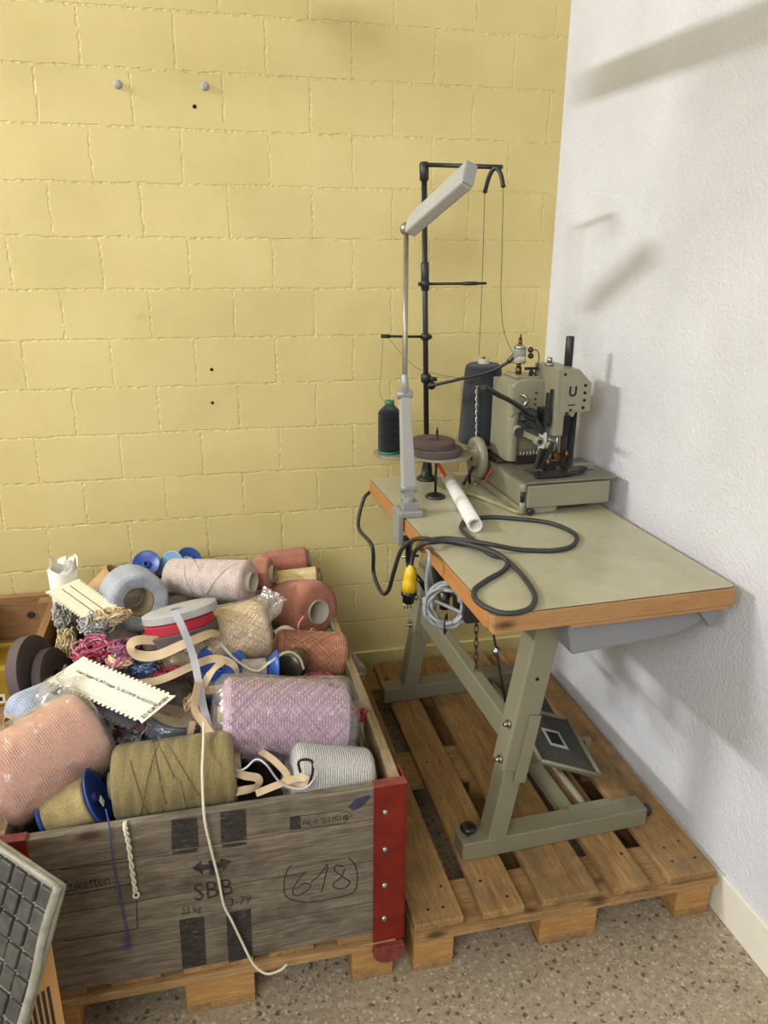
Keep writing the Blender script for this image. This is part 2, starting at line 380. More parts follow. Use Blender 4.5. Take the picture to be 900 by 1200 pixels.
M_DSTEEL = plain('dark_steel', (70, 68, 64), .4, .8)
M_BLACK = plain('black_paint', (26, 26, 27), .45, var=.2)
M_BLKPL = plain('black_plastic', (22, 22, 23), .35, var=.1)
M_RUB = plain('black_rubber', (46, 46, 45), .6, var=.12)
M_GRN = plain('frame_grey_green', (124, 119, 95), .45, var=.05, scale=12)
M_MACH = plain('machine_grey_green', (136, 131, 108), .38, var=.06, scale=10, coat=.1)
M_MACHD = plain('machine_bed_plate', (122, 118, 100), .28, .35, var=.12, scale=20)
M_TRAY = plain('blue_grey_tray', (128, 128, 130), .5, var=.04, scale=8)
M_LAMP = plain('lamp_grey', (166, 164, 158), .42, var=.03)
M_LAMPD = plain('lamp_casting', (150, 150, 146), .4, .3, var=.05)
M_BRASS = plain('brass', (120, 88, 52), .35, .9)
M_MAUVE = plain('mauve_steel', (66, 48, 50), .4, .5)
M_HOLE = plain('dark_hole', (12, 11, 10), .9, bump=0)
M_PAPER = plain('card_white', (224, 218, 200), .7, var=.03, bump=.02)
M_INK = plain('black_ink', (34, 32, 30), .7, var=.1, bump=0)
M_STENCIL = plain('worn_black_stencil', (44, 39, 33), .85, var=.55, scale=70)
def wear(m, thr=.5):
    nt = m.node_tree; out = [n for n in nt.nodes if n.type == 'OUTPUT_MATERIAL'][0]; b = [n for n in nt.nodes if n.type == 'BSDF_PRINCIPLED'][0]
    tc = N(nt, 'TexCoord'); mp = N(nt, 'Mapping', i_Scale=(40, 40, 220)); L(nt, tc, 'Object', mp, 0); no = N(nt, 'TexNoise', i_Scale=1.0, i_Detail=6.0, i_Roughness=.7); L(nt, mp, 0, no, 'Vector')
    r = ramp(nt, [(thr, (1, 1, 1, 1)), (thr+.12, (.12, .12, .12, 1))]); L(nt, no, 'Fac', r, 0)
    tr = N(nt, 'BsdfTransparent'); mx = N(nt, 'MixShader'); L(nt, r, 0, mx, 0); L(nt, tr, 0, mx, 1); L(nt, b, 0, mx, 2); L(nt, mx, 0, out, 0)
wear(M_STENCIL, .50)
M_TUBEC = plain('cone_card', (150, 134, 104), .8, var=.08)
M_TUBEG = plain('cone_card_pale', (176, 168, 148), .8, var=.06)
M_BLUE = plain('blue_plastic', (46, 92, 172), .35, var=.06)
M_BLUED = plain('deep_blue_plastic', (34, 62, 138), .38, var=.06)
M_BLUEL = plain('pale_blue_plastic', (112, 150, 176), .4, var=.05)
M_FILM = film_mat('clear_film', milk=.07)
M_FILM2 = film_mat('milky_film', (225, 225, 218), milk=.11, scale=22)
M_TAPEB = plain('brown_tape', (84, 68, 66), .8, var=.08)
M_TAPEBD = plain('brown_tape_side', (52, 40, 38), .85, var=.12, scale=60)
M_TAPEG = plain('grey_tape', (164, 161, 158), .75, var=.05)
M_TAPER = plain('red_tape', (164, 24, 44), .7, var=.08)
M_BEIGE = plain('beige_tape', (184, 160, 124), .7, var=.08)
M_GREYR = plain('pale_grey_ribbon', (176, 174, 178), .7, var=.05)
M_CORD = plain('white_cord', (206, 196, 170), .8, var=.08, scale=90)
M_YCART = plain('yellow_carton', (156, 126, 22), .6, var=.06)
M_CART = plain('brown_carton', (186, 140, 82), .75, var=.05)
M_YPLUG = plain('yellow_plug', (214, 172, 26), .4, var=.08)
M_GCAB = plain('grey_cable', (142, 146, 146), .45, var=.05)
M_MOT = plain('motor_grey', (118, 120, 116), .45, .2, var=.08)
M_ORANGE = plain('orange_red', (214, 84, 48), .6)
M_GREENP = plain('green_plastic', (28, 100, 66), .4)

def laminate():
    m, nt, b, o = newmat('beige_laminate')
    tc = N(nt, 'TexCoord'); n = N(nt, 'TexNoise', i_Scale=5.0, i_Detail=8.0, i_Roughness=.65); L(nt, tc, 'Object', n, 'Vector')
    r = ramp(nt, [(.3, lin((160, 153, 125))), (.5, lin((170, 164, 136))), (.7, lin((176, 171, 145)))]); L(nt, n, 'Fac', r, 0)
    v = N(nt, 'TexNoise', i_Scale=45.0, i_Detail=2.0); L(nt, tc, 'Object', v, 'Vector')
    rv = ramp(nt, [(.72, (0, 0, 0, 1)), (.78, (.5, .5, .5, 1))]); L(nt, v, 'Fac', rv, 0)
    mx = N(nt, 'Mix', data_type='RGBA'); L(nt, rv, 0, mx, 0); L(nt, r, 0, mx, 6); mx.inputs[7].default_value = lin((120, 108, 84))
    L(nt, mx, 2, b, 'Base Color'); b.inputs['Roughness'].default_value = .20
    return m
M_LAM = laminate()

# ------------------------------------------------------------------ room
def struct(name, mb, m, parent=None, bevel=0):
    o = mesh(name, mb, m, parent, bevel=bevel); o['kind'] = 'structure'; return o
CH = 3.4
struct('floor', MB().box(-6.2, .3, -6, .15, -.1, 0), M_FLR)
wall_back = struct('wall_back', MB().box(-6.2, .15, 0, .15, 0, CH), M_YEL)
def wx(y): return .002-.021*y
mb = MB(); b_ = [(wx(0), 0), (wx(-6), -6), (wx(-6)+.12, -6), (wx(0)+.12, 0)]
mb.v = [V((x, y, z)) for z in (0, CH) for x, y in b_]
for q in ((3, 2, 1, 0), (4, 5, 6, 7), (0, 1, 5, 4), (1, 2, 6, 5), (2, 3, 7, 6), (3, 0, 4, 7)): mb.face(list(q))
struct('wall_right', mb, M_WHT)
struct('wall_left', MB().box(-6.3, -6.2, -6, .15, 0, CH), M_WHT)
struct('ceiling', MB().box(-6.3, .3, -6, .15, CH, CH+.1), M_CEIL)
T = Matrix.Rotation(.021, 4, 'Z')
struct('baseboard_right', MB().box(-.009, .001, -5.9, -.002, 0, .122, Matrix.Translation(V((.002, 0, 0))) @ T), M_SKIRT, bevel=.003)
struct('baseboard_back', MB().box(-6.2, -.012, -.012, 0, 0, .165), M_PLINTH, bevel=.003)
# unseen tray above the frame, added to cast a shadow band on the upper walls
mb = MB().box(-3.0, -.80, -.86, -.76, 2.295, 2.335).box(-.93, -.78, -2.6, -.86, 2.295, 2.335).box(-.93, -.78, -.76, -.22, 2.295, 2.335)
for x, y in ((-2.6, -.81), (-1.4, -.81), (-.85, -2.2), (-.85, -1.2)): mb.cyl((x, y, 2.335), (x, y, CH), .005, seg=8)
struct('shadow_tray_1', mb, M_CEIL)
# wall plugs and drill holes in the yellow wall
for i, (u, v, s) in enumerate(((138, 99, 'left of two grey plastic plugs high on the yellow wall'), (240, 101, 'right of two grey plastic plugs high on the yellow wall'))):
    c = at(u, v, y=0)
    mb = MB().cyl(c+V((0, .002, 0)), c+V((0, -.010, 0)), .0125, .0105, 14, .002).cyl(c+V((.003, -.010, 0)), c+V((.003, -.012, 0)), .004, seg=10)
    solo('wall_plug', mb, M_TAPEG, s, 'wall plug', loc=c)
for u, v, r in ((228, 125, .006), (248, 433, .0055), (249, 472, .005)):
    c = at(u, v, y=0); h = mesh('drill_hole', MB().cyl(c+V((0, .001, 0)), c+V((0, -.0012, 0)), r, seg=12), M_HOLE, wall_back)

# ------------------------------------------------------------------ pallets
def pallet(name, label, M, group):
    t = thing(name, label, 'pallet', M, group)
    rnd = random.Random(len(label))
    for x0, x1 in ((0, .122), (.169, .276), (.323, .476), (.509, .613), (.666, .800)):
        j = rnd.uniform(-.002, .004)
        mesh('deck_board', MB().box(x0, x1, -j, 1.2+j*.5, .122, .144), M_PAL, t, False, bevel=.004)
    for y0, y1 in ((-.010, .138), (.517, .677), (1.055, 1.2)):
        mesh('cross_board', MB().box(-.004, .802, y0, y1, .100, .1215), M_PALX, t, False, bevel=.002)
    for x0, x1 in ((.0, .1), (.323, .476), (.7, .8)):
        for y0, y1 in ((.003, .138), (.527, .672), (1.057, 1.197)):
            mesh('block', MB().box(x0, x1, y0, y1, .022, .0995), M_BLK, t, False, bevel=.003)
        mesh('bottom_board', MB().box(x0, x1, .003, 1.197, 0, .0215), M_PAL, t, False, bevel=.003)
    for x0, x1 in ((0, .122), (.169, .276), (.323, .476), (.509, .613), (.666, .800)):
        for y0 in (.045, .105, .575, 1.10):
            for q in (.28, .74):
                x = x0+(x1-x0)*q+rnd.uniform(-.01, .01); y = y0+rnd.uniform(-.01, .01)
                if rnd.random() < .4: mesh('nail_head', MB().cyl((x, y, .1435), (x, y, .1449), .0038, seg=8), M_DSTEEL, t, False)
    return t
pallet('wooden_pallet', 'wooden pallet standing under the sewing machine table by the white wall', Matrix.LocRotScale(V((-.7967, -1.2697, 0)), Euler((0, 0, .0094)), None), None)
pallet('wooden_pallet', 'wooden pallet carrying the grey crate full of yarn', Matrix.LocRotScale(V((-1.6445, -1.2665, 0)), Euler((0, 0, .003)), None), None)

# ------------------------------------------------------------------ text helper
def text_mb(body, size, O, X, Z, mb=None, align='LEFT', bold=0):
    """filled lettering in the plane spanned by X (reading direction) and Z (up), raised a hair"""
    c = bpy.data.curves.new('t', 'FONT'); c.body = body; c.size = size; c.align_x = align; c.resolution_u = 2; c.offset = bold
    o = bpy.data.objects.new('t', c); COL.objects.link(o)
    me = bpy.data.meshes.new_from_object(o)
    O = V(O); X = V(X).normalized(); Z = V(Z).normalized()
    mb = mb or MB(); b = len(mb.v)
    for v in me.vertices: mb.v.append(O + X*v.co.x + Z*v.co.y)
    for p in me.polygons: mb.face([b+i for i in p.vertices])
    bpy.data.objects.remove(o); bpy.data.meshes.remove(me); bpy.data.curves.remove(c)
    return mb
def flatpoly(mb, pts):
    b = len(mb.v); mb.v += [V(p) for p in pts]; mb.face(list(range(b, b+len(pts)))); return mb

# ------------------------------------------------------------------ grey crate
CX, CY, CW, CD, CZ0, CZ1 = -1.652, -1.278, .822, 1.2, .1455, .548
CM = Matrix.LocRotScale(V((CX, CY, 0)), Euler((0, 0, .012)), None)
crate = thing('storage_crate', 'weathered grey wooden crate with red steel corners, heaped with yarn', 'crate', CM)
hs = [(CZ0, .235), (.237, .352), (.354, .465), (.467, CZ1)]
for a, b in hs:
    mesh('front_board', MB().box(.004, CW-.004, 0, .022, a, b), M_CRATE, crate, False, bevel=.0025)
    mesh('back_board', MB().box(.004, CW-.004, CD-.022, CD, a, b), M_CRATE, crate, False, bevel=.0025)
    for x in (0, CW-.022):
        mesh('side_board', MB().box(x, x+.022, .0225, CD-.0225, a, b), M_CRATEY, crate, False, bevel=.0025)
def bracket(x0, x1, y, fx):      # red steel corner strap wrapped round a corner, with lip foot and rivets
    sgn = -1 if y < .5 else 1; th = .004
    mb = MB()
    ya, yb = (y-th, y) if sgn < 0 else (y, y+th)
    mb.box(x0, x1, ya, yb, .118, CZ1+.004)
    xs = (x0-th, x0) if fx < 0 else (x1, x1+th)
    yin = (y-th, y+.065) if sgn < 0 else (y-.065, y+th)
    mb.box(xs[0], xs[1], yin[0], yin[1], .118, CZ1+.004)
    br = mesh('corner_bracket', mb, M_RED, crate, False, bevel=.0015)
    cap = MB().box(min(x0, xs[0]), max(x1, xs[1]), min(ya, y+.02*(1 if sgn < 0 else -1)), max(yb, y+.02*(1 if sgn < 0 else -1)), CZ1+.0005, CZ1+.0055)
    mesh('bracket_cap', cap, M_REDW, br, False, bevel=.002)
    foot = MB(); n = 10; pts = [(x0, .118)]
    for i in range(n+1):
        a = PI+PI*i/n; pts.append(((x0+x1)/2+(x1-x0+.006)/2*math.cos(a), .100+.030*math.sin(a)*1.0))
    pts.append((x1, .118))
    foot.prism([(p[0], p[1]) for p in pts], ya-.016 if sgn < 0 else yb, ya if sgn < 0 else yb+.016)
    mesh('foot_lip', foot, M_REDW, br, False, bevel=.002)
    for z in (.19, .285, .385, .485):
        xx = x0*.65+x1*.35 if fx > 0 else x0*.35+x1*.65
        mesh('rivet', MB().ball((xx, (ya if sgn < 0 else yb), z), .0075, 1, 10), M_STEEL, br, False)
bracket(CW-.066, CW+.004, 0, 1); bracket(-.004, .066, 0, -1); bracket(CW-.066, CW+.004, CD, 1); bracket(-.004, .066, CD, -1)
# printing on the front: sits on the face y=CY
FY = CY-.0006
Xd = V((math.cos(.012), math.sin(.012), 0))
def fp(u, v):
    p = at(u, v, y=FY); p = at(u, v, y=CY+(p.x-CX)*math.sin(.012)-.0012); return p
def ftext(body, u0, v0, u1, hpx, bold=0, name='lettering', mat=M_STENCIL):
    O = fp(u0, v0); E = fp(u1, v0); wid = (E-O).length
    mb = text_mb(body, 1, (0, 0, 0), (1, 0, 0), (0, 0, 1), bold=0)
    xs = [p.x for p in mb.v]; zs = [p.z for p in mb.v]; H = (fp(u0, v0-hpx)-O).length
    sx = wid/(max(xs)-min(xs)); sz = H/(max(zs)-max(0, min(zs)))
    mb = MB() if False else mb
    mb.v = [O + Xd*((p.x-min(xs))*sx) + V((0, 0, 1))*(p.z*sz) for p in mb.v]
    return mesh(name, mb, mat, crate)
ftext('SBB', 228, 1056, 273, 20); ftext('23 kg', 213, 1072, 236, 8); ftext('3-79', 269, 1062, 294, 9)
ftext('Etiketten', 75, 1046, 129, 13)
ftext('PAL10 TEX.MO', 355, 969, 399, 7)
def quad(pts, mat=M_STENCIL, name='stencil_block'):
    mb = MB(); flatpoly(mb, [fp(*p) for p in pts]); return mesh(name, mb, mat, crate)
quad([(201, 996), (233, 992), (231, 958), (201, 961)]); quad([(259, 988), (289, 984), (288, 948), (258, 952)])
quad([(202, 1002), (232, 998), (232, 994), (202, 998)]); quad([(260, 994), (289, 990), (289, 986), (260, 990)])
quad([(214, 1136), (242, 1130), (239, 1074), (210, 1078)]); quad([(268, 1128), (296, 1122), (294, 1065), (265, 1070)])
# winged arrow emblem with a cross
quad([(225, 1018), (236, 1008), (236, 1014), (258, 1011), (258, 1006), (271, 1009), (261, 1021), (261, 1016), (238, 1020), (238, 1025)], name='emblem')
quad([(244, 1009), (252, 1008), (253, 1025), (246, 1026)], name='emblem')
def stroke(pts, wpx=1.6, name='handwriting', mat=M_INK, sub=6):
    P = [fp(*p) for p in pts]; mb = MB(); k = (fp(pts[0][0]+1, pts[0][1])-fp(*pts[0])).length
    mb.tube(P, wpx*k/2, 6, sub=sub); 
    mb.v = [V((p.x, CY+(p.x-CX)*math.sin(.012)+(p.y-(CY+(p.x-CX)*math.sin(.012)))*.25, p.z)) for p in mb.v]
    return mesh(name, mb, mat, crate)
stroke([(342, 1014), (336, 1022), (333, 1036), (335, 1050), (346, 1056), (360, 1058)])
stroke([(358, 1022), (348, 1034), (343, 1045), (348, 1050), (360, 1044), (364, 1038), (356, 1036), (346, 1043)])
stroke([(364, 1035), (375, 1025), (384, 1013), (381, 1030), (377, 1046)], sub=3)
stroke([(402, 1016), (395, 1014), (392, 1020), (402, 1028), (410, 1034), (404, 1041), (393, 1041), (391, 1036), (400, 1028), (404, 1019)])
stroke([(409, 1006), (416, 1014), (419, 1028), (417, 1042), (410, 1048), (385, 1054), (362, 1058)])
# outlined label frame, arrow-shaped stamp outline, board line
for pl in ([(70, 1020), (156, 1009)], [(70, 1051), (155, 1036)], [(160, 1056), (161, 1088)], [(75, 1103), (162, 1089)]):
    stroke(pl, 1.4, 'printed_frame', M_STENCIL, 2)
for pl in ([(340, 958), (402, 950), (413, 955), (403, 965), (341, 973), (340, 958)],): stroke(pl, 1.0, 'stamp_outline', M_STENCIL, 1)
quad([(340, 973), (353, 971), (352, 956), (340, 958)], name='stamp_box'); stroke([(403, 957), (407, 956), (407, 960), (403, 960), (403, 957)], 2.5, 'stamp_outline', M_STENCIL, 1)
M_BLUEINK = plain('blue_ink_stain', (50, 50, 72), .8, var=.3, scale=60)
quad([(408, 946), (418, 936), (432, 932), (435, 934), (424, 946), (414, 950)], M_BLUEINK, 'ink_stain')

# ------------------------------------------------------------------ second box at the far left, with cartons
BM = Matrix.Translation(V((-2.50, -.62, 0)))
box2 = thing('storage_crate', 'open warm brown wooden crate against the yellow wall at far left', 'crate', BM)
for a, b in ((.002, .13), (.132, .26), (.262, .40), (.402, .553)):
    mesh('back_board', MB().box(0, .80, .52, .545, a, b), M_BOX2, box2, False, bevel=.002)
    mesh('side_board', MB().box(.775, .80, 0, .5195, a, b), M_BOX2Y, box2, False, bevel=.002)
    mesh('side_board', MB().box(0, .025, 0, .5195, a, b), M_BOX2Y, box2, False, bevel=.002)
mesh('corner_post', MB().box(.735, .7745, .475, .5195, .002, .545), M_BOX2, box2, False, bevel=.002)
mesh('floor_board', MB().box(.0255, .7745, .01, .4745, .25, .27), M_BOX2, box2, False, bevel=.002)
mesh('bolt_head', MB().cyl((.70, .5195, .485), (.70, .515, .485), .012, seg=12), M_DSTEEL, box2, False)
yc = thing('carton', 'mustard yellow carton with white label inside the far left crate', 'carton', (-2.03, -.35, .271))
mesh('body', MB().box(-2.22, -1.845, -.30, -.125, .271, .385), M_YCART, yc, bevel=.003)
mesh('lid', MB().box(-2.224, -1.841, -.304, -.121, .36, .402), M_YCART, yc, bevel=.003)
mesh('label_sticker', MB().box(-1.93, -1.862, -.3016, -.3006, .283, .315), M_PAPER, yc)
mesh('print', MB().box(-1.905, -1.87, -.3022, -.3018, .292, .306), M_INK, yc)
solo('carton', MB().box(-2.15, -1.895, -.28, -.16, .403, .56), M_RED, 'red carton standing on top of the yellow carton at far left', 'carton', bevel=.003)

# ------------------------------------------------------------------ foreground carton with sloping gridded front
P0 = V((-1.487, -1.494, .62)); ex = V((-.696, .718, 0)).normalized(); od = V((-.718, -.696, 0)); ey = (od*.099-V((0, 0, 1))*.205).normalized(); en = ex.cross(ey)
if en.dot(od) < 0: en = -en
LX, LY = .34, .675
fc = thing('carton', 'brown printed carton with sloping dark gridded front, in the front left corner', 'carton', (P0.x, P0.y, 0))
def fcp(a, b, h=0): return P0+ex*a+ey*b+en*h
def fbox(mb, a0, a1, b0, b1, h0, h1):
    b = len(mb.v)
    for h in (h0, h1):
        for bb in (b0, b1):
            for aa in (a0, a1): mb.v.append(fcp(aa, bb, h))
    for q in ((0, 2, 3, 1), (4, 5, 7, 6), (0, 1, 5, 4), (2, 6, 7, 3), (0, 4, 6, 2), (1, 3, 7, 5)): mb.face([b+i for i in q])
    return mb
T0 = fcp(0, .012, -.020); T1 = fcp(0, LY-.02, -.020); T1.z = .001
sec = [T0+ey*.05-en*.001, T1, V((T0.x, T0.y, .001))+od*.028, V((T0.x, T0.y, T0.z-.085))+od*.028]
mb = MB()
for k in (.020, LX): mb.v += [p+ex*k for p in sec]
for q in ((0, 1, 2, 3), (7, 6, 5, 4), (0, 4, 5, 1), (1, 5, 6, 2), (2, 6, 7, 3), (3, 7, 4, 0)): mb.face(list(q))
mesh('carton_body', mb, M_CART, fc, bevel=.002)
M_TRAYG = plain('grey_tray_rim', (132, 128, 112), .5, var=.25, scale=40, bump=.3)
M_PADD = plain('dark_wrapped_pad', (66, 64, 60), .26, var=.35, scale=35, bump=.5)
mesh('sloping_tray', fbox(MB(), -.004, LX+.01, -.004, LY, -.018, -.003), M_TRAYG, fc, bevel=.006)
mb = MB(); n1, n2 = 9, 17; rnd = random.Random(3); cw, cl = (LX-.012)/n1, (LY-.02)/n2
for i in range(n1):
    for j in range(n2):
        h = .004+rnd.uniform(-.002, .003); e = .0022
        fbox(mb, .006+i*cw+e, .006+(i+1)*cw-e, .008+j*cl+e, .008+(j+1)*cl-e, -.0035, h)
mesh('padded_cells', mb, M_PADD, fc, bevel=.004, seg=2)['kind'] = 'stuff'
mesh('top_rim', MB().tube([fcp(-.004, 0), fcp(LX*.5, 0, .002), fcp(LX, 0)], .0065, 8), M_TRAYG, fc)
mesh('side_rim', MB().tube([fcp(0, -.004), fcp(.003, LY*.12, .001), fcp(-.002, LY*.25, -.001), fcp(.001, LY*.5, .001), fcp(0, LY)], .0080, 8), M_TRAYG, fc)
for k in range(5):
    p = [V((T0.x, T0.y, 0))+ex*.0193+V((0, 0, z))+od*q for q, z in ((.045+.010*k, .42), (.051+.010*k, .42), (.051+.010*k, .32), (.045+.010*k, .32))]
    if k < 5: mesh('printed_bar', flatpoly(MB(), p), M_INK, fc)

# ------------------------------------------------------------------ yarn packages
def axisM(A, B):
    A = V(A); B = V(B); return Matrix.LocRotScale(A, V((0, 0, 1)).rotation_difference((B-A).normalized()), None)
def prof_cone(L, r0, r1, rc0, rc1, rnd=.3, n=6, face0=.0, face1=.0):
    """outer profile from the inner edge of end face 0 over the barrel to the inner edge of end face 1"""
    k0, k1 = min(r0, L)*rnd, min(r1, L)*rnd; p = [(rc0, face0), ((rc0+r0-k0)/2, face0*.5)]
    for i in range(n+1):
        a = PI/2*i/n; p.append((r0-k0+k0*math.sin(a), k0-k0*math.cos(a)))
    for i in range(1, 10): t = i/10; p.append((r0+(r1-r0)*t+.0, k0+(L-k0-k1)*t))
    for i in range(n+1):
        a = PI/2*i/n; p.append((r1-k1+k1*math.cos(a), L-k1+k1*math.sin(a)))
    p += [((rc1+r1-k1)/2, L-face1*.5), (rc1, L-face1)]
    return p
def yarn_package(label, A, B, r0, r1, color, rc0=.028, rc1=.028, cat='yarn cone', name='yarn_cone', lines=230, cross=7, par=0, rnd=.3,
                 ext=.012, tube_mat=None, face1=0, face0=0, group=None, lump=.012, seed=0, strands=None):
    A = V(A); B = V(B); Ln = (B-A).length; Mx = axisM(A, B); t = thing(name, label, cat, Mx, group)
    rr = random.Random(seed or int(r0*1e5)+len(label)); ph = [rr.uniform(0, 6) for _ in range(4)]
    wob = lambda a, z, k: 1+lump*(math.sin(2*a+ph[0]+z*9)*.6+math.sin(3*a+ph[1]-z*14)*.4) if 2 < k < 22 else 1
    mesh('yarn', MB().lathe(prof_cone(Ln, r0, r1, rc0, rc1, rnd, face0=face0, face1=face1), None, 56, wob=wob), yarn_mat(color, lines, cross, par), t, False)
    th = .0035
    if strands:
        q = random.Random(seed+7); mb = MB(); nst, turns, rs, both = strands
        def rad(z): return (r0+(r1-r0)*z/Ln)*(1+.004)+rs*.4
        for k in range(nst):
            for sg in ((1, -1) if both else (q.choice((1, -1)),)):
                a0 = 2*PI*k/nst+q.uniform(-.1, .1); za, zb = Ln*rnd*.22, Ln*(1-rnd*.22)
                if not both: za, zb = sorted((q.uniform(za, zb), q.uniform(za, zb)))
                m_ = 30; mb.tube([V((rad(za+(zb-za)*i/m_)*math.cos(a0+sg*turns*2*PI*i/m_), rad(za+(zb-za)*i/m_)*math.sin(a0+sg*turns*2*PI*i/m_), za+(zb-za)*i/m_)) for i in range(m_+1)], rs, 5, sub=1)
        o_ = mesh('loose_strands', mb, yarn_mat(color, 400, 1), t, False); o_['kind'] = 'stuff'
    mesh('cone_tube', MB().lathe([(rc0-th, -ext), (rc0, -ext), (rc1, Ln+ext-face1), (rc1-th, Ln+ext-face1), (rc0-th, -ext)], None, 40), tube_mat or M_TUBEC, t, False)
    return t
def px(u, v, y): return at(u, v, y=y)

yarn_package('olive green yarn cone lying along the crate front rim', px(135, 920, -1.155), px(276, 898, -1.155), .082, .080, (136, 120, 78), lines=330, cross=2, par=.5, rnd=.2, strands=(9, .55, .0011, False))
yarn_package('large lilac yarn cone in a clear bag, front right of the crate', px(260, 842, -1.045), px(402, 843, -1.045), .094, .092, (190, 152, 172), lines=150, cross=6, rnd=.18, lump=.004, strands=(36, .5, .0008, True))
yarn_package('pale grey yarn cone below the bagged lilac cone at the front right rim', px(338, 912, -1.165), px(432, 915, -1.165), .082, .074, (176, 173, 166), lines=190, cross=3, rnd=.25)
yarn_package('large peach yarn cone in a clear bag at the front left rim', px(-14, 930, -1.165), px(110, 852, -1.04), .096, .096, (196, 136, 110), lines=190, cross=3, par=.3, rnd=.3, lump=.02)
yarn_package('light blue yarn cone tucked behind the bagged peach cone', px(18, 850, -.98), px(72, 822, -.90), .064, .060, (158, 166, 184), lines=170, cross=4, rnd=.45)
yarn_package('light grey blue yarn cone with its open core facing forward', px(151, 696, -.42), px(164, 706, -.55), .090, .084, (166, 170, 176), rc0=.042, rc1=.042, lines=210, cross=4, rnd=.22, face1=.012, ext=-.004)
yarn_package('pale dusty pink yarn cone lying near the back, core to the right', px(200, 675, -.33), px(293, 682, -.47), .056, .064, (202, 182, 172), rc1=.031, lines=260, cross=3, par=.3, rnd=.25, tube_mat=M_TUBEG, strands=(4, .3, .0011, False))
yarn_package('large salmon yarn cone with a white rimmed core near the back right', px(324, 704, -.27), px(373, 717, -.47), .074, .094, (176, 116, 94), rc0=.026, rc1=.038, lines=210, cross=3, par=.4, strands=(5, .4, .0013, False), rnd=.42, tube_mat=M_TUBEG, ext=.006)
yarn_package('salmon cross wound yarn cone below the large salmon cone at right', px(322, 762, -.66), px(402, 770, -.66), .058, .070, (186, 128, 98), lines=150, cross=6, rnd=.25, lump=.004, strands=(30, .35, .0009, True))
yarn_package('dusty red yarn cone at the very back of the heap', px(306, 662, -.22), px(359, 655, -.22), .040, .044, (168, 108, 90), lines=210, cross=4, rnd=.2)
yarn_package('short coral yarn cone between dusty pink and dusty red cones', px(298, 672, -.34), px(318, 672, -.36), .052, .050, (182, 122, 100), lines=210, cross=3, rnd=.3)
yarn_package('small cream yarn cone under the dusty red cone at back right', px(324, 680, -.30), px(372, 676, -.32), .030, .034, (212, 188, 132), rc0=.017, rc1=.018, lines=240, cross=4, rnd=.2)
yarn_package('large cream yarn cone in a clear bag in the middle of the heap', px(190, 765, -.74), px(312, 736, -.70), .080, .082, (226, 196, 152), lines=150, cross=5, rnd=.3, lump=.004, strands=(30, .4, .0008, True))
yarn_package('greyish taupe yarn cone edge at right behind the lilac bag', px(405, 775, -.66), px(420, 792, -.72), .036, .032, (128, 116, 100), rc0=.014, rc1=.014, lines=210, cross=3)
M_HEAP = plain('heap_fibres', (66, 56, 48), .95, var=.5, scale=14, bump=.8)
mb = MB(); nx, ny = 26, 36
for j in range(ny+1):
    for i in range(nx+1):
        x = .026+(CW-.052)*i/nx; y = .026+(CD-.052)*j/ny
        z = .43+.09*(j/ny)+.018*math.sin(i*1.3+j*.7)+.015*math.sin(i*.6-j*1.1)+.012*math.sin(i*2.9+j*2.3)-.05*(abs(i/nx-.5)*2)**4
        mb.v.append(CM @ V((x, y, z)))
for j in range(ny):
    for i in range(nx): a = j*(nx+1)+i; mb.face([a, a+1, a+nx+2, a+nx+1], None, True)
b0 = len(mb.v)
for (i, j) in ((0, 0), (nx, 0), (nx, ny), (0, ny)): mb.v.append(CM @ V((.026+(CW-.052)*i/nx, .026+(CD-.052)*j/ny, .1465)))
mb.face([b0+3, b0+2, b0+1, b0])
ring = [i for i in range(nx+1)]; mb.face([b0, b0+1]+list(reversed(ring)))
ring = [ny*(nx+1)+i for i in range(nx+1)]; mb.face([b0+2, b0+3]+ring)
ring = [j*(nx+1) for j in range(ny+1)]; mb.face([b0+3, b0]+ring)
ring = [j*(nx+1)+nx for j in range(ny+1)]; mb.face([b0+1, b0+2]+list(reversed(ring)))
o = solo('yarn_heap', mb, M_HEAP, 'dark tangled yarn waste filling the grey crate under the cones', 'yarn'); o['kind'] = 'stuff'

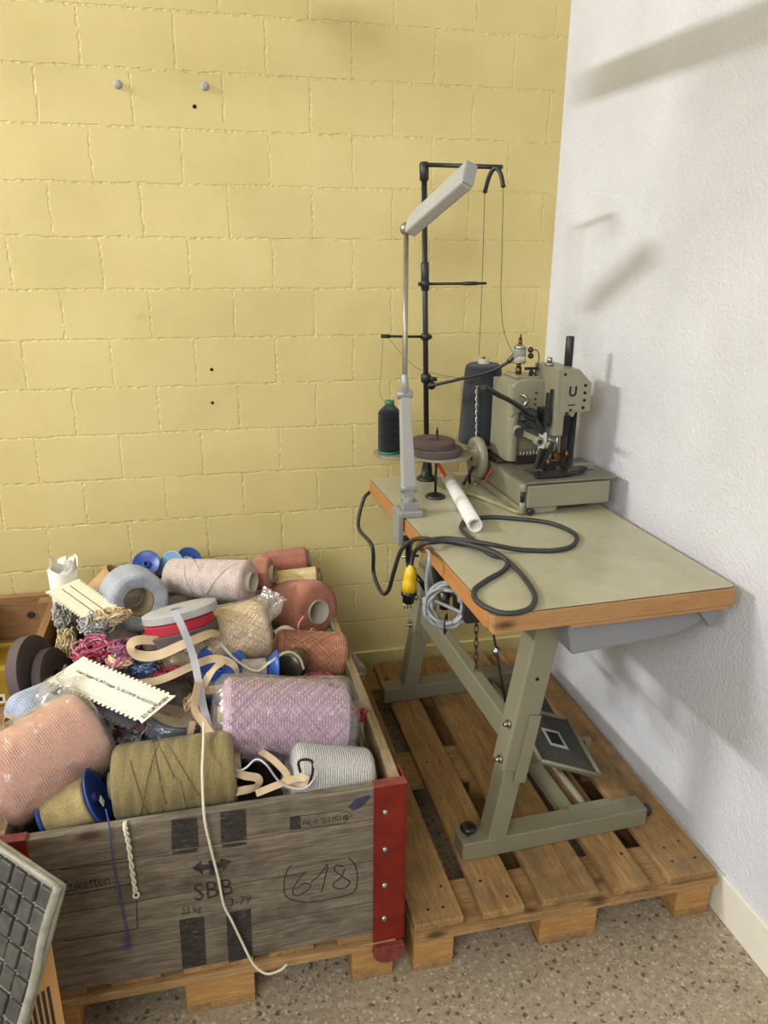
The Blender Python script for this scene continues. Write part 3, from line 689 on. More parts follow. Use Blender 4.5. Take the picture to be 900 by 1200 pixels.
# ------------------------------------------------------------------ plastic bags
def bag(label, A, B, r0, r1, tail=None, mat=None, seed=1, over=.02, neck=None):
    A = V(A); B = V(B); d = (B-A).normalized(); A2 = A-d*over; B2 = B+d*over; Ln = (B2-A2).length; Mx = axisM(A2, B2)
    rr = random.Random(seed); ph = [rr.uniform(0, 6.28) for _ in range(10)]
    def wob(a, z, k):
        return 1+.018*math.sin(3*a+ph[0]+z*20)+.014*math.sin(7*a+ph[1]-z*38)+.010*math.sin(13*a+ph[2]+z*70)+.008*math.sin(21*a+ph[3]-z*95)
    pr = [(.012, .012), (r0*.45, .003), (r0*.8, .004), (r0*.98, .022)]
    for i in range(1, 30): t = i/30; pr.append((r0+(r1-r0)*t, .022+(Ln-.044)*t))
    pr += [(r1*.98, Ln-.022), (r1*.8, Ln-.004), (r1*.45, Ln-.003), (.012, Ln-.012)]
    t = thing('plastic_bag', label, 'plastic bag', Mx)
    mesh('film', MB().lathe(pr, None, 90, wob=wob), mat or M_FILM, t, False)
    if tail:
        P = [V(p) for p in tail[0]]; mb = MB(); n = len(P); seg = 26; b = 0
        S_ = smooth(P, 6); m = len(S_)
        for i, p in enumerate(S_):
            f = i/(m-1); tng = (S_[min(i+1, m-1)]-S_[max(i-1, 0)]).normalized(); x = tng.cross(V((0, 0, 1))); x.normalize(); y = x.cross(tng)
            k = f*(len(tail[1])-1); i0 = min(int(k), len(tail[1])-2); rad = tail[1][i0]*(1-(k-i0))+tail[1][i0+1]*(k-i0)
            for s_ in range(seg):
                a = 2*PI*s_/seg; q = 1+.22*math.sin(5*a+ph[4]+f*4)+.15*math.sin(9*a+ph[5]-f*6)
                mb.v.append(p+x*(rad*q*math.cos(a))+y*(rad*.6*q*math.sin(a)))
        for i in range(m-1):
            for s_ in range(seg): s2 = (s_+1) % seg; mb.face([i*seg+s_, i*seg+s2, (i+1)*seg+s2, (i+1)*seg+s_], None, True)
        mesh('gathered_neck', mb, mat or M_FILM, t)
    return t
bag('clear plastic bag wrapped round the large lilac cone', px(258, 842, -1.045), px(404, 843, -1.045), .101, .100, over=.022, seed=2, mat=M_FILM)
bag('clear plastic bag wrapped round the large peach cone, neck twisted upward', px(-16, 930, -1.165), px(106, 854, -1.045), .104, .104, over=.02, seed=5,
    tail=([px(60, 850, -1.04), px(66, 825, -1.03), px(70, 808, -1.0), px(76, 800, -.99), px(82, 792, -.99)], [.085, .05, .035, .03, .036]), mat=M_FILM2)
bag('clear plastic bag round the large cream cone, open end pointing up right', px(193, 764, -.74), px(309, 737, -.70), .085, .087, over=.014, seed=8,
    tail=([px(290, 735, -.72), px(306, 718, -.70), px(316, 704, -.68), px(322, 694, -.67)], [.06, .045, .036, .04]))

# ------------------------------------------------------------------ flanged spools
def flange_spool(label, A, B, rbar, rfl, color, fl_mat, yarn_c, ring=None, name='flanged_spool', cup=.014):
    """spool with a dished plastic flange at B"""
    A = V(A); B = V(B); Ln = (B-A).length; t = thing(name, label, 'spool', axisM(A, B))
    mesh('yarn', MB().lathe(prof_cone(Ln, rbar*.92, rbar, .012, .012, .12), None, 40), yarn_mat(yarn_c, 260, 3, .4), t, False)
    mesh('flange', MB().lathe([(.011, Ln+.001), (rbar*.9, Ln+.002), (rfl*.97, Ln+cup*.9), (rfl, Ln+cup), (rfl*.99, Ln+cup+.003), (rfl*.9, Ln+cup*.85+.002), (rbar*.8, Ln+.006), (.011, Ln+.004)], None, 40), fl_mat, t, False)
    mesh('hub', MB().lathe([(.007, Ln-.02), (.011, Ln-.02), (.011, Ln+.012), (.007, Ln+.012), (.007, Ln-.02)], None, 20), fl_mat, t, False)
    mesh('rear_flange', MB().lathe([(.011, -.003), (rbar*1.12, -.004), (rbar*1.12, -.001), (.011, 0)], None, 32), fl_mat, t, False)
    return t
sp = flange_spool('tan yarn spool with deep blue flange standing at front left rim', px(58, 958, -1.19), px(108, 936, -1.19), .048, .062, None, M_BLUED, (176, 156, 106), cup=.012)
mesh('label_sticker', MB().box(-.008, .008, -.03, -.014, .1155, .117), M_PAPER, sp, False)
flange_spool('tan spool with deep blue flange, leftmost at the back', px(178, 672, -.22), px(172, 662, -.27), .030, .044, None, M_BLUED, (186, 158, 104), cup=.010)
flange_spool('tan spool with pale blue flange at the back, middle of three', px(218, 664, -.24), px(204, 664, -.28), .030, .050, None, M_BLUEL, (184, 156, 104), cup=.010)
flange_spool('spool with deep blue flange peeking over the dusty pink cone', px(218, 662, -.20), px(221, 655, -.22), .024, .038, None, M_BLUED, (186, 158, 104), cup=.008)
# big blue dish flange under the beige ribbons
flange_spool('spool with wide bright blue dished flange under the beige ribbon', px(250, 806, -.80), px(258, 786, -.83), .036, .066, None, M_BLUE, (196, 170, 130), cup=.028)
sp = flange_spool('grey spool lying on its side with bright blue flange facing right', px(282, 784, -.85), px(312, 783, -.85), .026, .047, None, M_BLUE, (178, 170, 156), cup=.026)
# spool in film, right of the card
A, B = px(186, 868, -.98), px(212, 838, -.97)
sp = flange_spool('film wrapped spool with slate blue yarn beside the white card', px(196, 868, -1.0), px(204, 842, -.99), .060, .062, None, M_TUBEC, (92, 98, 112), cup=.006)
bag('thin clear film round the slate blue spool', px(196, 868, -1.0), px(204, 838, -.985), .066, .068, over=.012, seed=11)

# ------------------------------------------------------------------ ribbon rolls
def roll(label, C, axis, r, h, side, edge, core=.022, group=None, name='tape_roll'):
    C = V(C); ax = V(axis).normalized(); t = thing(name, label, 'tape roll', axisM(C, C+ax), group)
    pr = [(core, 0), (core, h)]
    k = 9
    mb = MB(); mb.lathe([(core, h), (core, 0)], None, 40)
    mb.cm = 1; mb.lathe([(core, 0), (r*.6, .0006), (r-.002, 0), (r, .002)], None, 48)
    mb.cm = 0; mb.lathe([(r, .002), (r, h-.002)], None, 48)
    mb.cm = 1; mb.lathe([(r, h-.002), (r-.002, h), (r*.6, h-.0006), (core, h)], None, 48)
    mesh('tape', mb, [edge, side], t, False)
    return t
ax = (-.16, .28, .95)
c0 = px(211, 748, -.80)
roll('mauve brown tape roll at the bottom of the stacked rolls', c0, ax, .100, .027, M_TAPEB, M_TAPEB)
c1 = c0+V(ax).normalized()*.0275+V((.008, 0, 0)); roll('bright red tape roll between grey and brown rolls', c1, ax, .086, .025, M_TAPER, M_TAPER)
c2 = c1+V(ax).normalized()*.0255+V((.006, .01, 0)); roll('pale grey tape roll on top of the red roll', c2, ax, .094, .021, M_TAPEG, M_TAPEG)
roll('dark brown tape roll standing on edge at left, the larger and left one', px(33, 792, -.80), (.92, -.22, .22), .096, .030, M_TAPEBD, M_TAPEB)
roll('dark brown tape roll standing on edge, right of its larger twin', px(56, 797, -.79), (.92, -.22, .20), .078, .026, M_TAPEBD, M_TAPEB)

# ------------------------------------------------------------------ loose ribbons and cords
up = V((0, 0, 1)); fr = V((0, -1, .3))
def ribbon(label, pts, wid, mat, nr=None, name='ribbon', cat='ribbon', th=.0012):
    P = [px(*p) for p in pts]; nr = nr or [(V((.2, -.75, .65))).normalized()]*len(P)
    return solo(name, MB().ribbon(P, wid, [V(n) for n in nr], th), mat, label, cat)
ribbon('pale grey ribbon hanging down from the grey roll over the heap', [(204, 716, -.90), (214, 736, -.93), (226, 768, -.95), (233, 800, -.99), (240, 835, -1.02), (252, 868, -1.10), (268, 886, -1.14)], .017, M_GREYR)
ribbon('beige tape loop lying below the brown roll', [(256, 752, -.84), (250, 742, -.86), (222, 752, -.91), (184, 768, -.91), (160, 767, -.90), (153, 757, -.89), (164, 750, -.88), (200, 752, -.86)], .024, M_BEIGE,
       [(.3, -.6, .7), (.1, -.5, .85), (0, -.6, .8), (0, -.7, .7), (-.6, -.6, .3), (-.5, -.7, .4), (0, -.6, .8), (0, -.6, .8)])
ribbon('beige tape curling round the wide blue flange', [(160, 802, -.93), (190, 796, -.93), (222, 782, -.92), (250, 772, -.92), (272, 778, -.93), (278, 792, -.95), (268, 804, -.97), (240, 808, -.97), (246, 790, -.98), (262, 774, -.94)], .019, M_BEIGE,
       [(0, -.7, .7)]*4+[(.5, -.6, .6), (.9, -.4, .1), (.3, -.8, -.4), (-.2, -.8, .5), (-.7, -.6, .2), (-.2, -.7, .6)])
ribbon('beige tape trailing from the blue flange down to the crate front', [(232, 800, -1.0), (228, 830, -1.06), (240, 850, -1.10), (256, 874, -1.15), (264, 896, -1.18), (284, 908, -1.2), (302, 912, -1.21), (300, 922, -1.215), (276, 928, -1.22)], .017, M_BEIGE,
       [(.3, -.9, .2)]*5+[(0, -.7, .7), (0, -.7, .7), (.5, -.8, 0), (0, -.6, .8)])
ribbon('beige tape lying along the front rim at right', [(305, 880, -1.14), (322, 892, -1.18), (336, 908, -1.21), (334, 918, -1.225), (352, 922, -1.24), (360, 914, -1.24), (348, 912, -1.23), (325, 920, -1.235), (300, 930, -1.24)], .015, M_BEIGE,
       [(0, -.6, .8)]*9)
ribbon('beige tape hanging between grey film spool and lilac bag', [(226, 845, -1.06), (222, 868, -1.08), (224, 890, -1.1), (236, 870, -1.09), (240, 850, -1.08)], .014, M_BEIGE)
ribbon('narrow cream tape running over cream bag to the metal roll', [(248, 742, -.80), (275, 772, -.86), (300, 786, -.88), (316, 776, -.88), (336, 764, -.84), (350, 770, -.82), (356, 784, -.82)], .006, M_CORD)
ribbon('folded cream paper strip beside the salmon cones', [(322, 742, -.62), (334, 736, -.62), (346, 741, -.62)], .016, M_CORD)
def cord(label, P, r, mat, name='cord', cat='cord', seg=8, sub=8, **kw):
    return solo(name, MB().tube(P, r, seg, sub=sub, **kw), mat, label, cat)
FC = CY-.006
cord('long white cord hanging over the crate front to the floor', [px(239, 846, -1.12), px(238, 880, -1.20), px(237, 906, -1.245), V((fp(238, 938).x, CY-.004, CZ1+.004)), px(246, 990, FC), px(256, 1030, FC), px(262, 1060, FC), px(272, 1080, FC-.002), px(284, 1105, FC), px(297, 1130, FC-.01), px(312, 1141, FC-.02), px(328, 1137, FC-.02), px(336, 1130, FC-.015)], .0028, M_CORD)
mb = MB(); base = [V((fp(146, 961).x, CY+.012, CZ1+.003)), V((fp(147, 964).x, CY-.005, CZ1+.002)), px(151, 990, FC), px(155, 1020, FC), px(159, 1045, FC)]
S_ = smooth(base, 10)
for k in (0, PI):
    mb.tube([p+V((.003*math.cos(i*.9+k), .0025*math.sin(i*.9+k)-.0015, 0)) for i, p in enumerate(S_)], .0026, 6, sub=1)
mb.tube([S_[-1]+V((.0, 0, 0)), S_[-1]+V((.005, 0, -.006)), S_[-1]+V((.003, 0, -.014)), S_[-1]+V((-.004, 0, -.014)), S_[-1]+V((-.005, 0, -.006)), S_[-1]], .0024, 6)
solo('cord', mb, M_CORD, 'short twisted white cord with loop end over crate front', 'cord')
M_BTHR = plain('blue_thread', (52, 66, 120), .7)
mb = MB().tube([px(124, 948, -1.26), V((fp(128, 962).x, CY-.003, CZ1+.004)), px(131, 1000, FC), px(137, 1035, FC), px(144, 1070, FC), px(149, 1096, FC)], .0016, 6)
for k in range(5): mb.tube([px(149, 1096, FC), px(146+k*1.5, 1106, FC-.002), px(145+k*1.8, 1114, FC)], .0008, 5)
solo('blue_thread', mb, M_BTHR, 'thin blue thread with frayed end hanging over crate front', 'thread')
cord('black shoelace-like loop lying on the pale grey cone', [px(352, 905, -1.25), px(350, 893, -1.25), px(358, 890, -1.25), px(366, 893, -1.25), px(366, 906, -1.25), px(361, 922, -1.25)], .003, M_BLKPL)
cord('thin white string looping from the beige tape to the pale grey cone', [px(276, 905, -1.2), px(288, 900, -1.22), px(300, 890, -1.22), px(312, 896, -1.24), px(330, 918, -1.24), px(356, 924, -1.255), px(370, 908, -1.255), px(366, 892, -1.25)], .0022, M_GREYR)
cord('pink loose yarn end looping below the large salmon core', [px(356, 722, -.585), px(350, 732, -.59), px(352, 741, -.59), px(362, 741, -.585), px(366, 737, -.58), px(372, 740, -.575)], .003, plain('salmon_thread', (186, 128, 108), .8))

# tangled skeins
def skein(label, C, rad, mats, n=14, r=.0035, seed=0, squash=(1, 1, .6), cat='yarn skein'):
    rr = random.Random(seed); C = V(C); t = thing('yarn_skein', label, cat, C-V((0, 0, rad*squash[2])))
    for mi, mat in enumerate(mats):
        mb = MB()
        for k in range(int(n*1.8)):
            a0 = rr.uniform(0, 6.28); pts = []
            tilt = Euler((rr.uniform(-.7, .7), rr.uniform(-.7, .7), rr.uniform(0, 6.28))).to_matrix()
            for j in range(9):
                a = a0+j*rr.uniform(.5, .9); rad2 = rad*rr.uniform(.55, 1.0)
                p = tilt @ V((rad2*math.cos(a), rad2*.7*math.sin(a), rr.uniform(-.3, .3)*rad))
                pts.append(C+V((p.x*squash[0], p.y*squash[1], p.z*squash[2])))
            mb.tube(pts, r*.62*rr.uniform(.8, 1.25), 6, sub=4)
        mesh('strands', mb, mat, t)
    return t
def ym(c): return plain('strand', c, .9, var=.15, scale=120, bump=.2)
SK = dict(red=ym((150, 44, 60)), rose=ym((156, 84, 104)), mauve=ym((112, 70, 92)), pink=ym((188, 120, 132)), cream=ym((200, 180, 140)), sand=ym((178, 152, 112)), grey=ym((134, 132, 128)), dgrey=ym((88, 86, 86)), lgrey=ym((178, 174, 164)), blue=ym((60, 76, 120)), lblue=ym((120, 140, 164)))
skein('tangled red and rose yarn skein behind the white card', px(112, 762, -.80), .062, [SK['red'], SK['rose'], SK['pink']], 9, .0045, 1)
skein('tangled mauve yarn skein left of the beige loop', px(146, 758, -.84), .040, [SK['mauve'], SK['rose']], 9, .004, 2)
skein('tangled grey yarn skein by the small card', px(112, 732, -.68), .046, [SK['grey'], SK['lgrey']], 10, .004, 3, (1, 1, .9))
skein('cream and sand yarn skein tumbling left of the small card', px(78, 755, -.68), .040, [SK['cream'], SK['sand']], 10, .004, 4, (.7, .8, 1.7))
skein('sand yarn skein under the light grey blue cone', px(130, 722, -.66), .050, [SK['sand'], SK['cream']], 10, .004, 5, (1.1, .8, .5))
skein('pale blue yarn skein beside the beige loop', px(168, 782, -.86), .040, [SK['lblue'], SK['blue']], 9, .004, 6)
skein('beige and pink yarn skein over the white card edge', px(140, 775, -.87), .034, [SK['cream'], SK['pink']], 8, .004, 7)
skein('red yarn skein inside the beige tape ring', px(196, 790, -.88), .034, [SK['red']], 12, .0045, 8, (1.2, .8, .7))
skein('dark grey and mauve yarn skein under the white card', px(160, 852, -1.0), .052, [SK['dgrey'], SK['grey'], SK['mauve']], 9, .0045, 9, (1, .8, .8))
skein('small off white yarn skein hanging from the card corner', px(136, 838, -1.03), .024, [SK['lgrey']], 8, .004, 10, (.9, .7, 1.1))
skein('dark grey yarn skein beside the olive cone', px(150, 872, -1.06), .036, [SK['dgrey'], SK['grey']], 9, .004, 11)
skein('red yarn scrap beside the bagged lilac cone', px(420, 838, -.98), .030, [SK['red']], 10, .004, 12)
skein('red yarn skein behind the bagged lilac cone', px(372, 796, -.80), .038, [SK['red'], SK['rose']], 9, .004, 13, (1.4, .8, .5))
skein('sand yarn skein behind the film wrapped spool', px(228, 826, -.94), .036, [SK['sand'], SK['cream']], 9, .004, 14, (.7, .8, 1.2))
skein('grey yarn skein between cards and left rim', px(74, 722, -.48), .05, [SK['lgrey'], SK['grey']], 10, .005, 15, (.6, .7, 1.2))
# metal roll, green clip, folded paper
solo('foil_roll', MB().cyl(px(338, 782, -.80), px(352, 770, -.74), .036, .030, 24, .004), plain('dull_foil', (120, 112, 96), .3, .7, var=.2), 'dull metallic roll beside the blue flange spool', 'roll')
solo('green_clip', MB().tube([px(386, 738, -.52), px(392, 748, -.56), px(398, 760, -.60)], .011, 8, flat=.6), M_GREENP, 'dark green plastic strip at the right rim of the crate', 'strip')
# kraft paper / card curled at the back, and rolled paper bundle
M_KRAFT = plain('kraft', (176, 140, 92), .75, var=.06)
mb = MB(); mb.lathe([(.060, 0), (.064, 0), (.045, .13), (.041, .13), (.060, 0)], axisM(px(112, 712, -.36), px(132, 684, -.36)), 30)
solo('card_cone', mb, M_KRAFT, 'empty brown card cone leaning beside the light grey blue cone', 'card cone')
def paper_bundle():
    A = px(80, 716, -.30); B = px(80, 664, -.30); t = thing('paper_bundle', 'rolled white paper sheets standing at the back left rim', 'paper', (A.x, A.y, A.z-.03))
    rnd = random.Random(4)
    for k in range(4):
        r = .044-.005*k; mb = MB(); H = (B.z-A.z)+.03; a0 = rnd.uniform(0, 6); n = 40
        for i in range(n+1):
            a = a0+2*PI*.9*i/n; top = H+.009*math.sin(a*2+k)+(.018 if (i < 5 or i > 35) else -.004)
            for z, rr in ((0, r*.85), (H*.5, r*.93), (top, r*(1.0+.06*math.sin(3*a)))):
                mb.v.append(V((A.x+rr*math.cos(a), A.y+rr*math.sin(a), A.z-.03+z)))
        for i in range(n):
            for j in range(2): q = i*3+j; mb.face([q, q+3, q+4, q+1], None, True)
        o = mesh('sheet', mb, M_PAPER if k % 2 == 0 else plain('paper_grey', (196, 190, 180), .7), t)
        sm = o.modifiers.new('s', 'SOLIDIFY'); sm.thickness = .0012
paper_bundle()

# ------------------------------------------------------------------ shade card strips with notched edges
def notched_card(label, c00, c10, c11, c01, nteeth, mat=M_PAPER, th=.0018):
    """corners in space (flat card); teeth along both long edges c00-c10 and c01-c11"""
    c00 = V(c00); c10 = V(c10); c01 = V(c01); ex = (c10-c00); ey = (c01-c00); nrm = ex.cross(ey).normalized()
    if nrm.z < 0: nrm = -nrm
    W, H = ex.length, ey.length; ex /= W; ey = (ey-ex*ey.dot(ex)).normalized()
    t = thing('shade_card', label, 'card', c00)
    pts = []
    def edge(rev):
        e = []
        for i in range(nteeth):
            a = W*.04+W*.92*i/nteeth; s = W*.92/nteeth
            e += [(a, 0), (a+s*.45, 0), (a+s*.55, .006), (a+s*.9, .006)]
        return e
    bot = [(0, 0)]+edge(0)+[(W, 0)]; top = [(x, H-y) for x, y in reversed(bot)]
    mb = MB(); poly = bot+top; n = len(poly)
    for s in (-th/2, th/2):
        for x, y in poly: mb.v.append(c00+ex*x+ey*y+nrm*s)
    mb.face(list(range(n-1, -1, -1))); mb.face([n+i for i in range(n)])
    for i in range(n): j = (i+1) % n; mb.face([i, j, n+j, n+i])
    mesh('card', mb, mat, t)
    return t, c00, ex, ey, nrm, W, H
def plane_pts(pxs, y0, slope):   # put pixel corners on a plane z = z0 + slope*(y - y0)
    out = []
    for u, v in pxs:
        d = FWD + RGT*((u-450)/FPX) - UPV*((v-600)/FPX)
        z0 = y0[1]; tt = (z0+slope*(CAM.y-y0[0])-CAM.z)/(d.z-slope*d.y); out.append(CAM+d*tt)
    return out
C4 = plane_pts([(55, 798), (166, 848), (210, 806), (93, 768)], (-.95, .712), .12)
t, c00, ex, ey, nrm, W_, H_ = notched_card('long white shade card with printed address line across the heap', *C4, 20)
e2 = ex; 
mb = text_mb('Tannert Ossingen AG, 8475 Ossingen  Tel. 052-3193190  Fax 052-3172191', .0128, c00+ex*(W_*.10)+ey*(H_*.52)+nrm*.0013, ex, ey, bold=.0002)
xs = [(v-c00).dot(ex) for v in mb.v]; k = (W_*.84)/(max(xs)-min(xs)); o0 = min(xs)
mb.v = [v+ex*(((v-c00).dot(ex)-o0)*(k-1)) for v in mb.v]
mesh('address_line', mb, M_INK, t)
mb = text_mb('ZO KURTSAGEN', .0140, c00+ex*(W_*.978)+ey*(H_*.12)+nrm*.0013, ey, -ex, bold=.0005); xs = [(v-c00).dot(ey) for v in mb.v]; k = (H_*.76)/(max(xs)-min(xs)); o0 = min(xs)
mb.v = [v+ey*(((v-c00).dot(ey)-o0)*(k-1)) for v in mb.v]
mesh('edge_lettering', mb, M_INK, t)
mb = MB()
for i in range(34):
    for y0 in (.010, H_-.016):
        a = W_*.05+W_*.9*i/34; b = len(mb.v)
        mb.v += [c00+ex*a+ey*y0+nrm*.0013, c00+ex*(a+.0012)+ey*y0+nrm*.0013, c00+ex*(a+.0012)+ey*(y0+.006)+nrm*.0013, c00+ex*a+ey*(y0+.006)+nrm*.0013]; mb.face([b, b+1, b+2, b+3])
mesh('tick_marks', mb, M_TAPEG, t)
C5 = plane_pts([(100, 722), (132, 722), (98, 690), (53, 689)], (-.55, .70), .10)
C5 = plane_pts([(53, 694), (104, 732), (140, 724), (96, 695)], (-.55, .712), .12)
t, c00, ex, ey, nrm, W_, H_ = notched_card('smaller cream shade card lying at the back left of the heap', *C5, 16, mat=plain('card_cream', (214, 204, 176), .7, var=.04))
for y0 in (.38, .62):
    mb = MB(); b = 0; mb.v += [c00+ex*(W_*a)+ey*(H_*(y0+q))+nrm*.0013 for a, q in ((.08, 0), (.92, 0), (.92, .025), (.08, .025))]; mb.face([b, b+1, b+2, b+3]); mesh('printed_line', mb, M_INK, t)
C6 = plane_pts([(60, 812), (150, 856), (180, 830), (84, 790)], (-.95, .700), .12)
t, *_ = notched_card('dark shade card half hidden below the long white card', *C6, 16, mat=plain('card_dark', (52, 50, 56), .6))

# ------------------------------------------------------------------ sewing table
TTH = .042; TA = V((-.6308, -1.2224, .905))
TT = Matrix.LocRotScale(V((TA.x, TA.y, 0)), Euler((0, 0, TTH)), None)
table = thing('sewing_table', 'sewing machine table with beige top, wood edge and grey green steel frame', 'table', TT)
W_, D_ = .612, 1.065
def rrect(x0, x1, y0, y1, r, n=5):
    p = []
    for cx, cy, a0 in ((x1-r, y0+r, -PI/2), (x1-r, y1-r, 0), (x0+r, y1-r, PI/2), (x0+r, y0+r, PI)):
        for i in range(n+1): a = a0+PI/2*i/n; p.append((cx+r*math.cos(a), cy+r*math.sin(a)))
    return p
def slab(mb, pts, z0, z1):
    b = len(mb.v); n = len(pts); mb.v += [V((x, y, z0)) for x, y in pts]+[V((x, y, z1)) for x, y in pts]
    mb.face(list(range(b+n-1, b-1, -1))); mb.face([b+n+i for i in range(n)])
    for i in range(n): j = (i+1) % n; mb.face([b+i, b+j, b+n+j, b+n+i])
    return mb
mesh('tabletop', slab(MB(), rrect(0, W_, .028, D_, .012), .859, .9035), M_TBWY, table, False, bevel=.003)
mesh('front_lipping', MB().box(.004, W_-.002, -.001, .0275, .859, .9035).box(.19, W_-.015, .0, .0275, .850, .8592), M_TBW, table, False, bevel=.003)
mesh('laminate_rim', slab(MB(), rrect(.002, W_-.002, .001, D_-.002, .014), .9035, .9046), M_HOLE, table, False)
mesh('laminate_top', slab(MB(), rrect(.003, W_-.003, .002, D_-.003, .013), .9045, .9062), M_LAM, table, False)
def legset(v, front):
    sfx = ''
    # floor beam, lower tube, sleeve, top bracket
    bm = mesh('foot_beam', MB().box(.01, .545, v-.030, v+.030, .1465, .200), M_GRN, table, False, bevel=.003)
    mesh('rubber_foot', MB().cyl((.515, v, .1455), (.515, v, .15), .026, seg=16).cyl((.545, v, .170), (.572, v, .170), .018, seg=14, bev=.004), M_RUB, bm, False)
    if front:
        mesh('levelling_knob', MB().cyl((.035, v, .2), (.035, v, .216), .005, seg=10).cyl((.035, v, .213), (.035, v, .232), .020, .022, 18, .006), M_BLKPL, bm, False)
        mesh('weld_plate', MB().box(.34, .46, v+.006, v+.034, .1995, .204), M_GRN, bm, False, bevel=.001)
    x0, x1 = .105, .212
    def xa(z): return x0+(x1-x0)*(z-.2)/.66
    leg = mesh('leg', MB().bar((xa(.195), v, .195), (xa(.45), v, .45), .052, .060, (0, 1, 0)), M_GRN, table, False, bevel=.004)
    mesh('leg_sleeve', MB().bar((xa(.40), v, .40), (xa(.855), v, .855), .066, .068, (0, 1, 0)), M_GRN, leg, False, bevel=.005)
    mesh('clamp_plate', MB().bar((xa(.37)+.018, v-.037, .37), (xa(.56)+.018, v-.037, .56), .03, .006, (0, 1, 0)), M_GRN, leg, False, bevel=.001)
    for z in (.43, .53):
        mesh('slot', MB().bar((xa(z)-.0335, v-.012, z-.025), (xa(z+.06)-.0335, v-.012, z+.04), .006, .004, (1, 0, 0)), M_HOLE, leg, False)
        c = V((xa(z)-.034, v-.012, z)); mesh('bolt', MB().cyl(c, c+V((-.006, 0, .001)), .011, seg=6).cyl(c+V((-.006, 0, 0)), c+V((-.016, 0, 0)), .0055, seg=10), M_STEEL, leg, False)
    c = V((xa(.66)-.001, v-.0345, .66)); mesh('hole', MB().cyl(c, c+V((0, -.0008, 0)), .005, seg=10), M_HOLE, leg, False)
    mesh('top_bracket', MB().box(.13, .50, v-.028, v+.028, .828, .8585), M_GRN, table, False, bevel=.003)
legset(.148, True); legset(.905, False)
mesh('stretcher', MB().bar((.148, .183, .478), (.148, .87, .478), .034, .072, (0, 0, 1)), M_GRN, table, False, bevel=.004)
mesh('tie_rod', MB().cyl((.40, .18, .178), (.40, .88, .178), .010, seg=12).box(.33, .372, .18, .88, .150, .172), M_GRN, table, False)
# blue-grey drip tray under the front
tr = mesh('under_tray', MB().prism([(.205, .858), (.225, .760), (.23, .752), (.50, .768), (.585, .80), (.60, .858)], .05, .44), M_TRAY, table, False, bevel=.006)
mesh('tray_lip', MB().prism([(.535, .845), (.60, .858), (.606, .80), (.598, .786), (.58, .786), (.572, .80)], .035, .05), M_TRAY, tr, False, bevel=.004)
# treadle
td = thing('foot_treadle', 'grey foot treadle with black ribbed mat below the table', 'pedal', Matrix.Identity(4))
td.matrix_world = Matrix.Translation(at(660, 880, z=.16)); MATS[td.name] = td.matrix_world.copy()
q0, q1, q2 = at(634, 892, z=.235), at(703, 909, z=.205), at(664, 843, z=.245); q3 = q0+(q2-q1)
def quadslab(mb, a, b, c, d, th, ins=0):
    a, b, c, d = V(a), V(b), V(c), V(d); m = (a+b+c+d)/4; n = (b-a).cross(d-a).normalized()
    n = n if n.z > 0 else -n
    P = [p+(m-p)*ins for p in (a, b, c, d)]; k = len(mb.v); mb.v += [p-n*th for p in P]+list(P)
    mb.face([k+3, k+2, k+1, k]); mb.face([k+4, k+5, k+6, k+7])
    for i in range(4): j = (i+1) % 4; mb.face([k+i, k+j, k+4+j, k+4+i])
    return n
mb = MB(); nn = quadslab(mb, q0, q1, q2, q3, .014); mesh('plate', mb, M_GRN, td, bevel=.003)
mb = MB(); quadslab(mb, *[p+nn*.003 for p in (q0, q1, q2, q3)], .0035, .10); mesh('rubber_mat', mb, plain('treadle_mat', (66, 64, 58), .6), td)
mb = MB()
loop = [q0, q1, q2, q3]
for i in range(4): mb.tube([loop[i]+nn*.002, loop[(i+1) % 4]+nn*.002], .0065, 8, sub=2)
mesh('rim', mb, M_GRN, td)
m_ = (q0+q1+q2+q3)/4; mb = MB(); quadslab(mb, *[m_+(p-m_)*.32+nn*.0048 for p in loop], .001); mesh('badge', mb, M_LAMP, td)
mb = MB(); quadslab(mb, *[m_+(p-m_)*.22+nn*.0055 for p in loop], .0008); mesh('badge_inlay', mb, M_BLACK, td)
mb = MB().cyl(m_-nn*.016+V((-.12, 0, 0)), m_-nn*.016+V((.12, 0.0, 0)), .008, seg=12)
for s in (-.11, .11): mb.bar((m_.x+s, m_.y, .146), (m_.x+s, m_.y, m_.z-.012), .012, .02)
mesh('pivot_stand', mb, M_GRN, td)
t2 = thing('foot_treadle', 'small grey knee treadle behind the larger treadle', 'pedal', at(648, 830, z=.15))
k0, k1, k2 = at(634, 838, z=.23), at(653, 841, z=.21), at(634, 806, z=.235); k3 = k0+(k2-k1)
mb = MB(); n2 = quadslab(mb, k0, k1, k2, k3, .012); mesh('plate', mb, M_GRN, t2, bevel=.002)
mb = MB(); quadslab(mb, *[p+n2*.002 for p in (k0, k1, k2, k3)], .003, .18); mesh('rubber_mat', mb, M_RUB, t2)
m2_ = (k0+k1+k2+k3)/4; mesh('post', MB().bar((m2_.x, m2_.y, .146), (m2_.x, m2_.y, m2_.z-.008), .02, .02), M_GRN, t2)
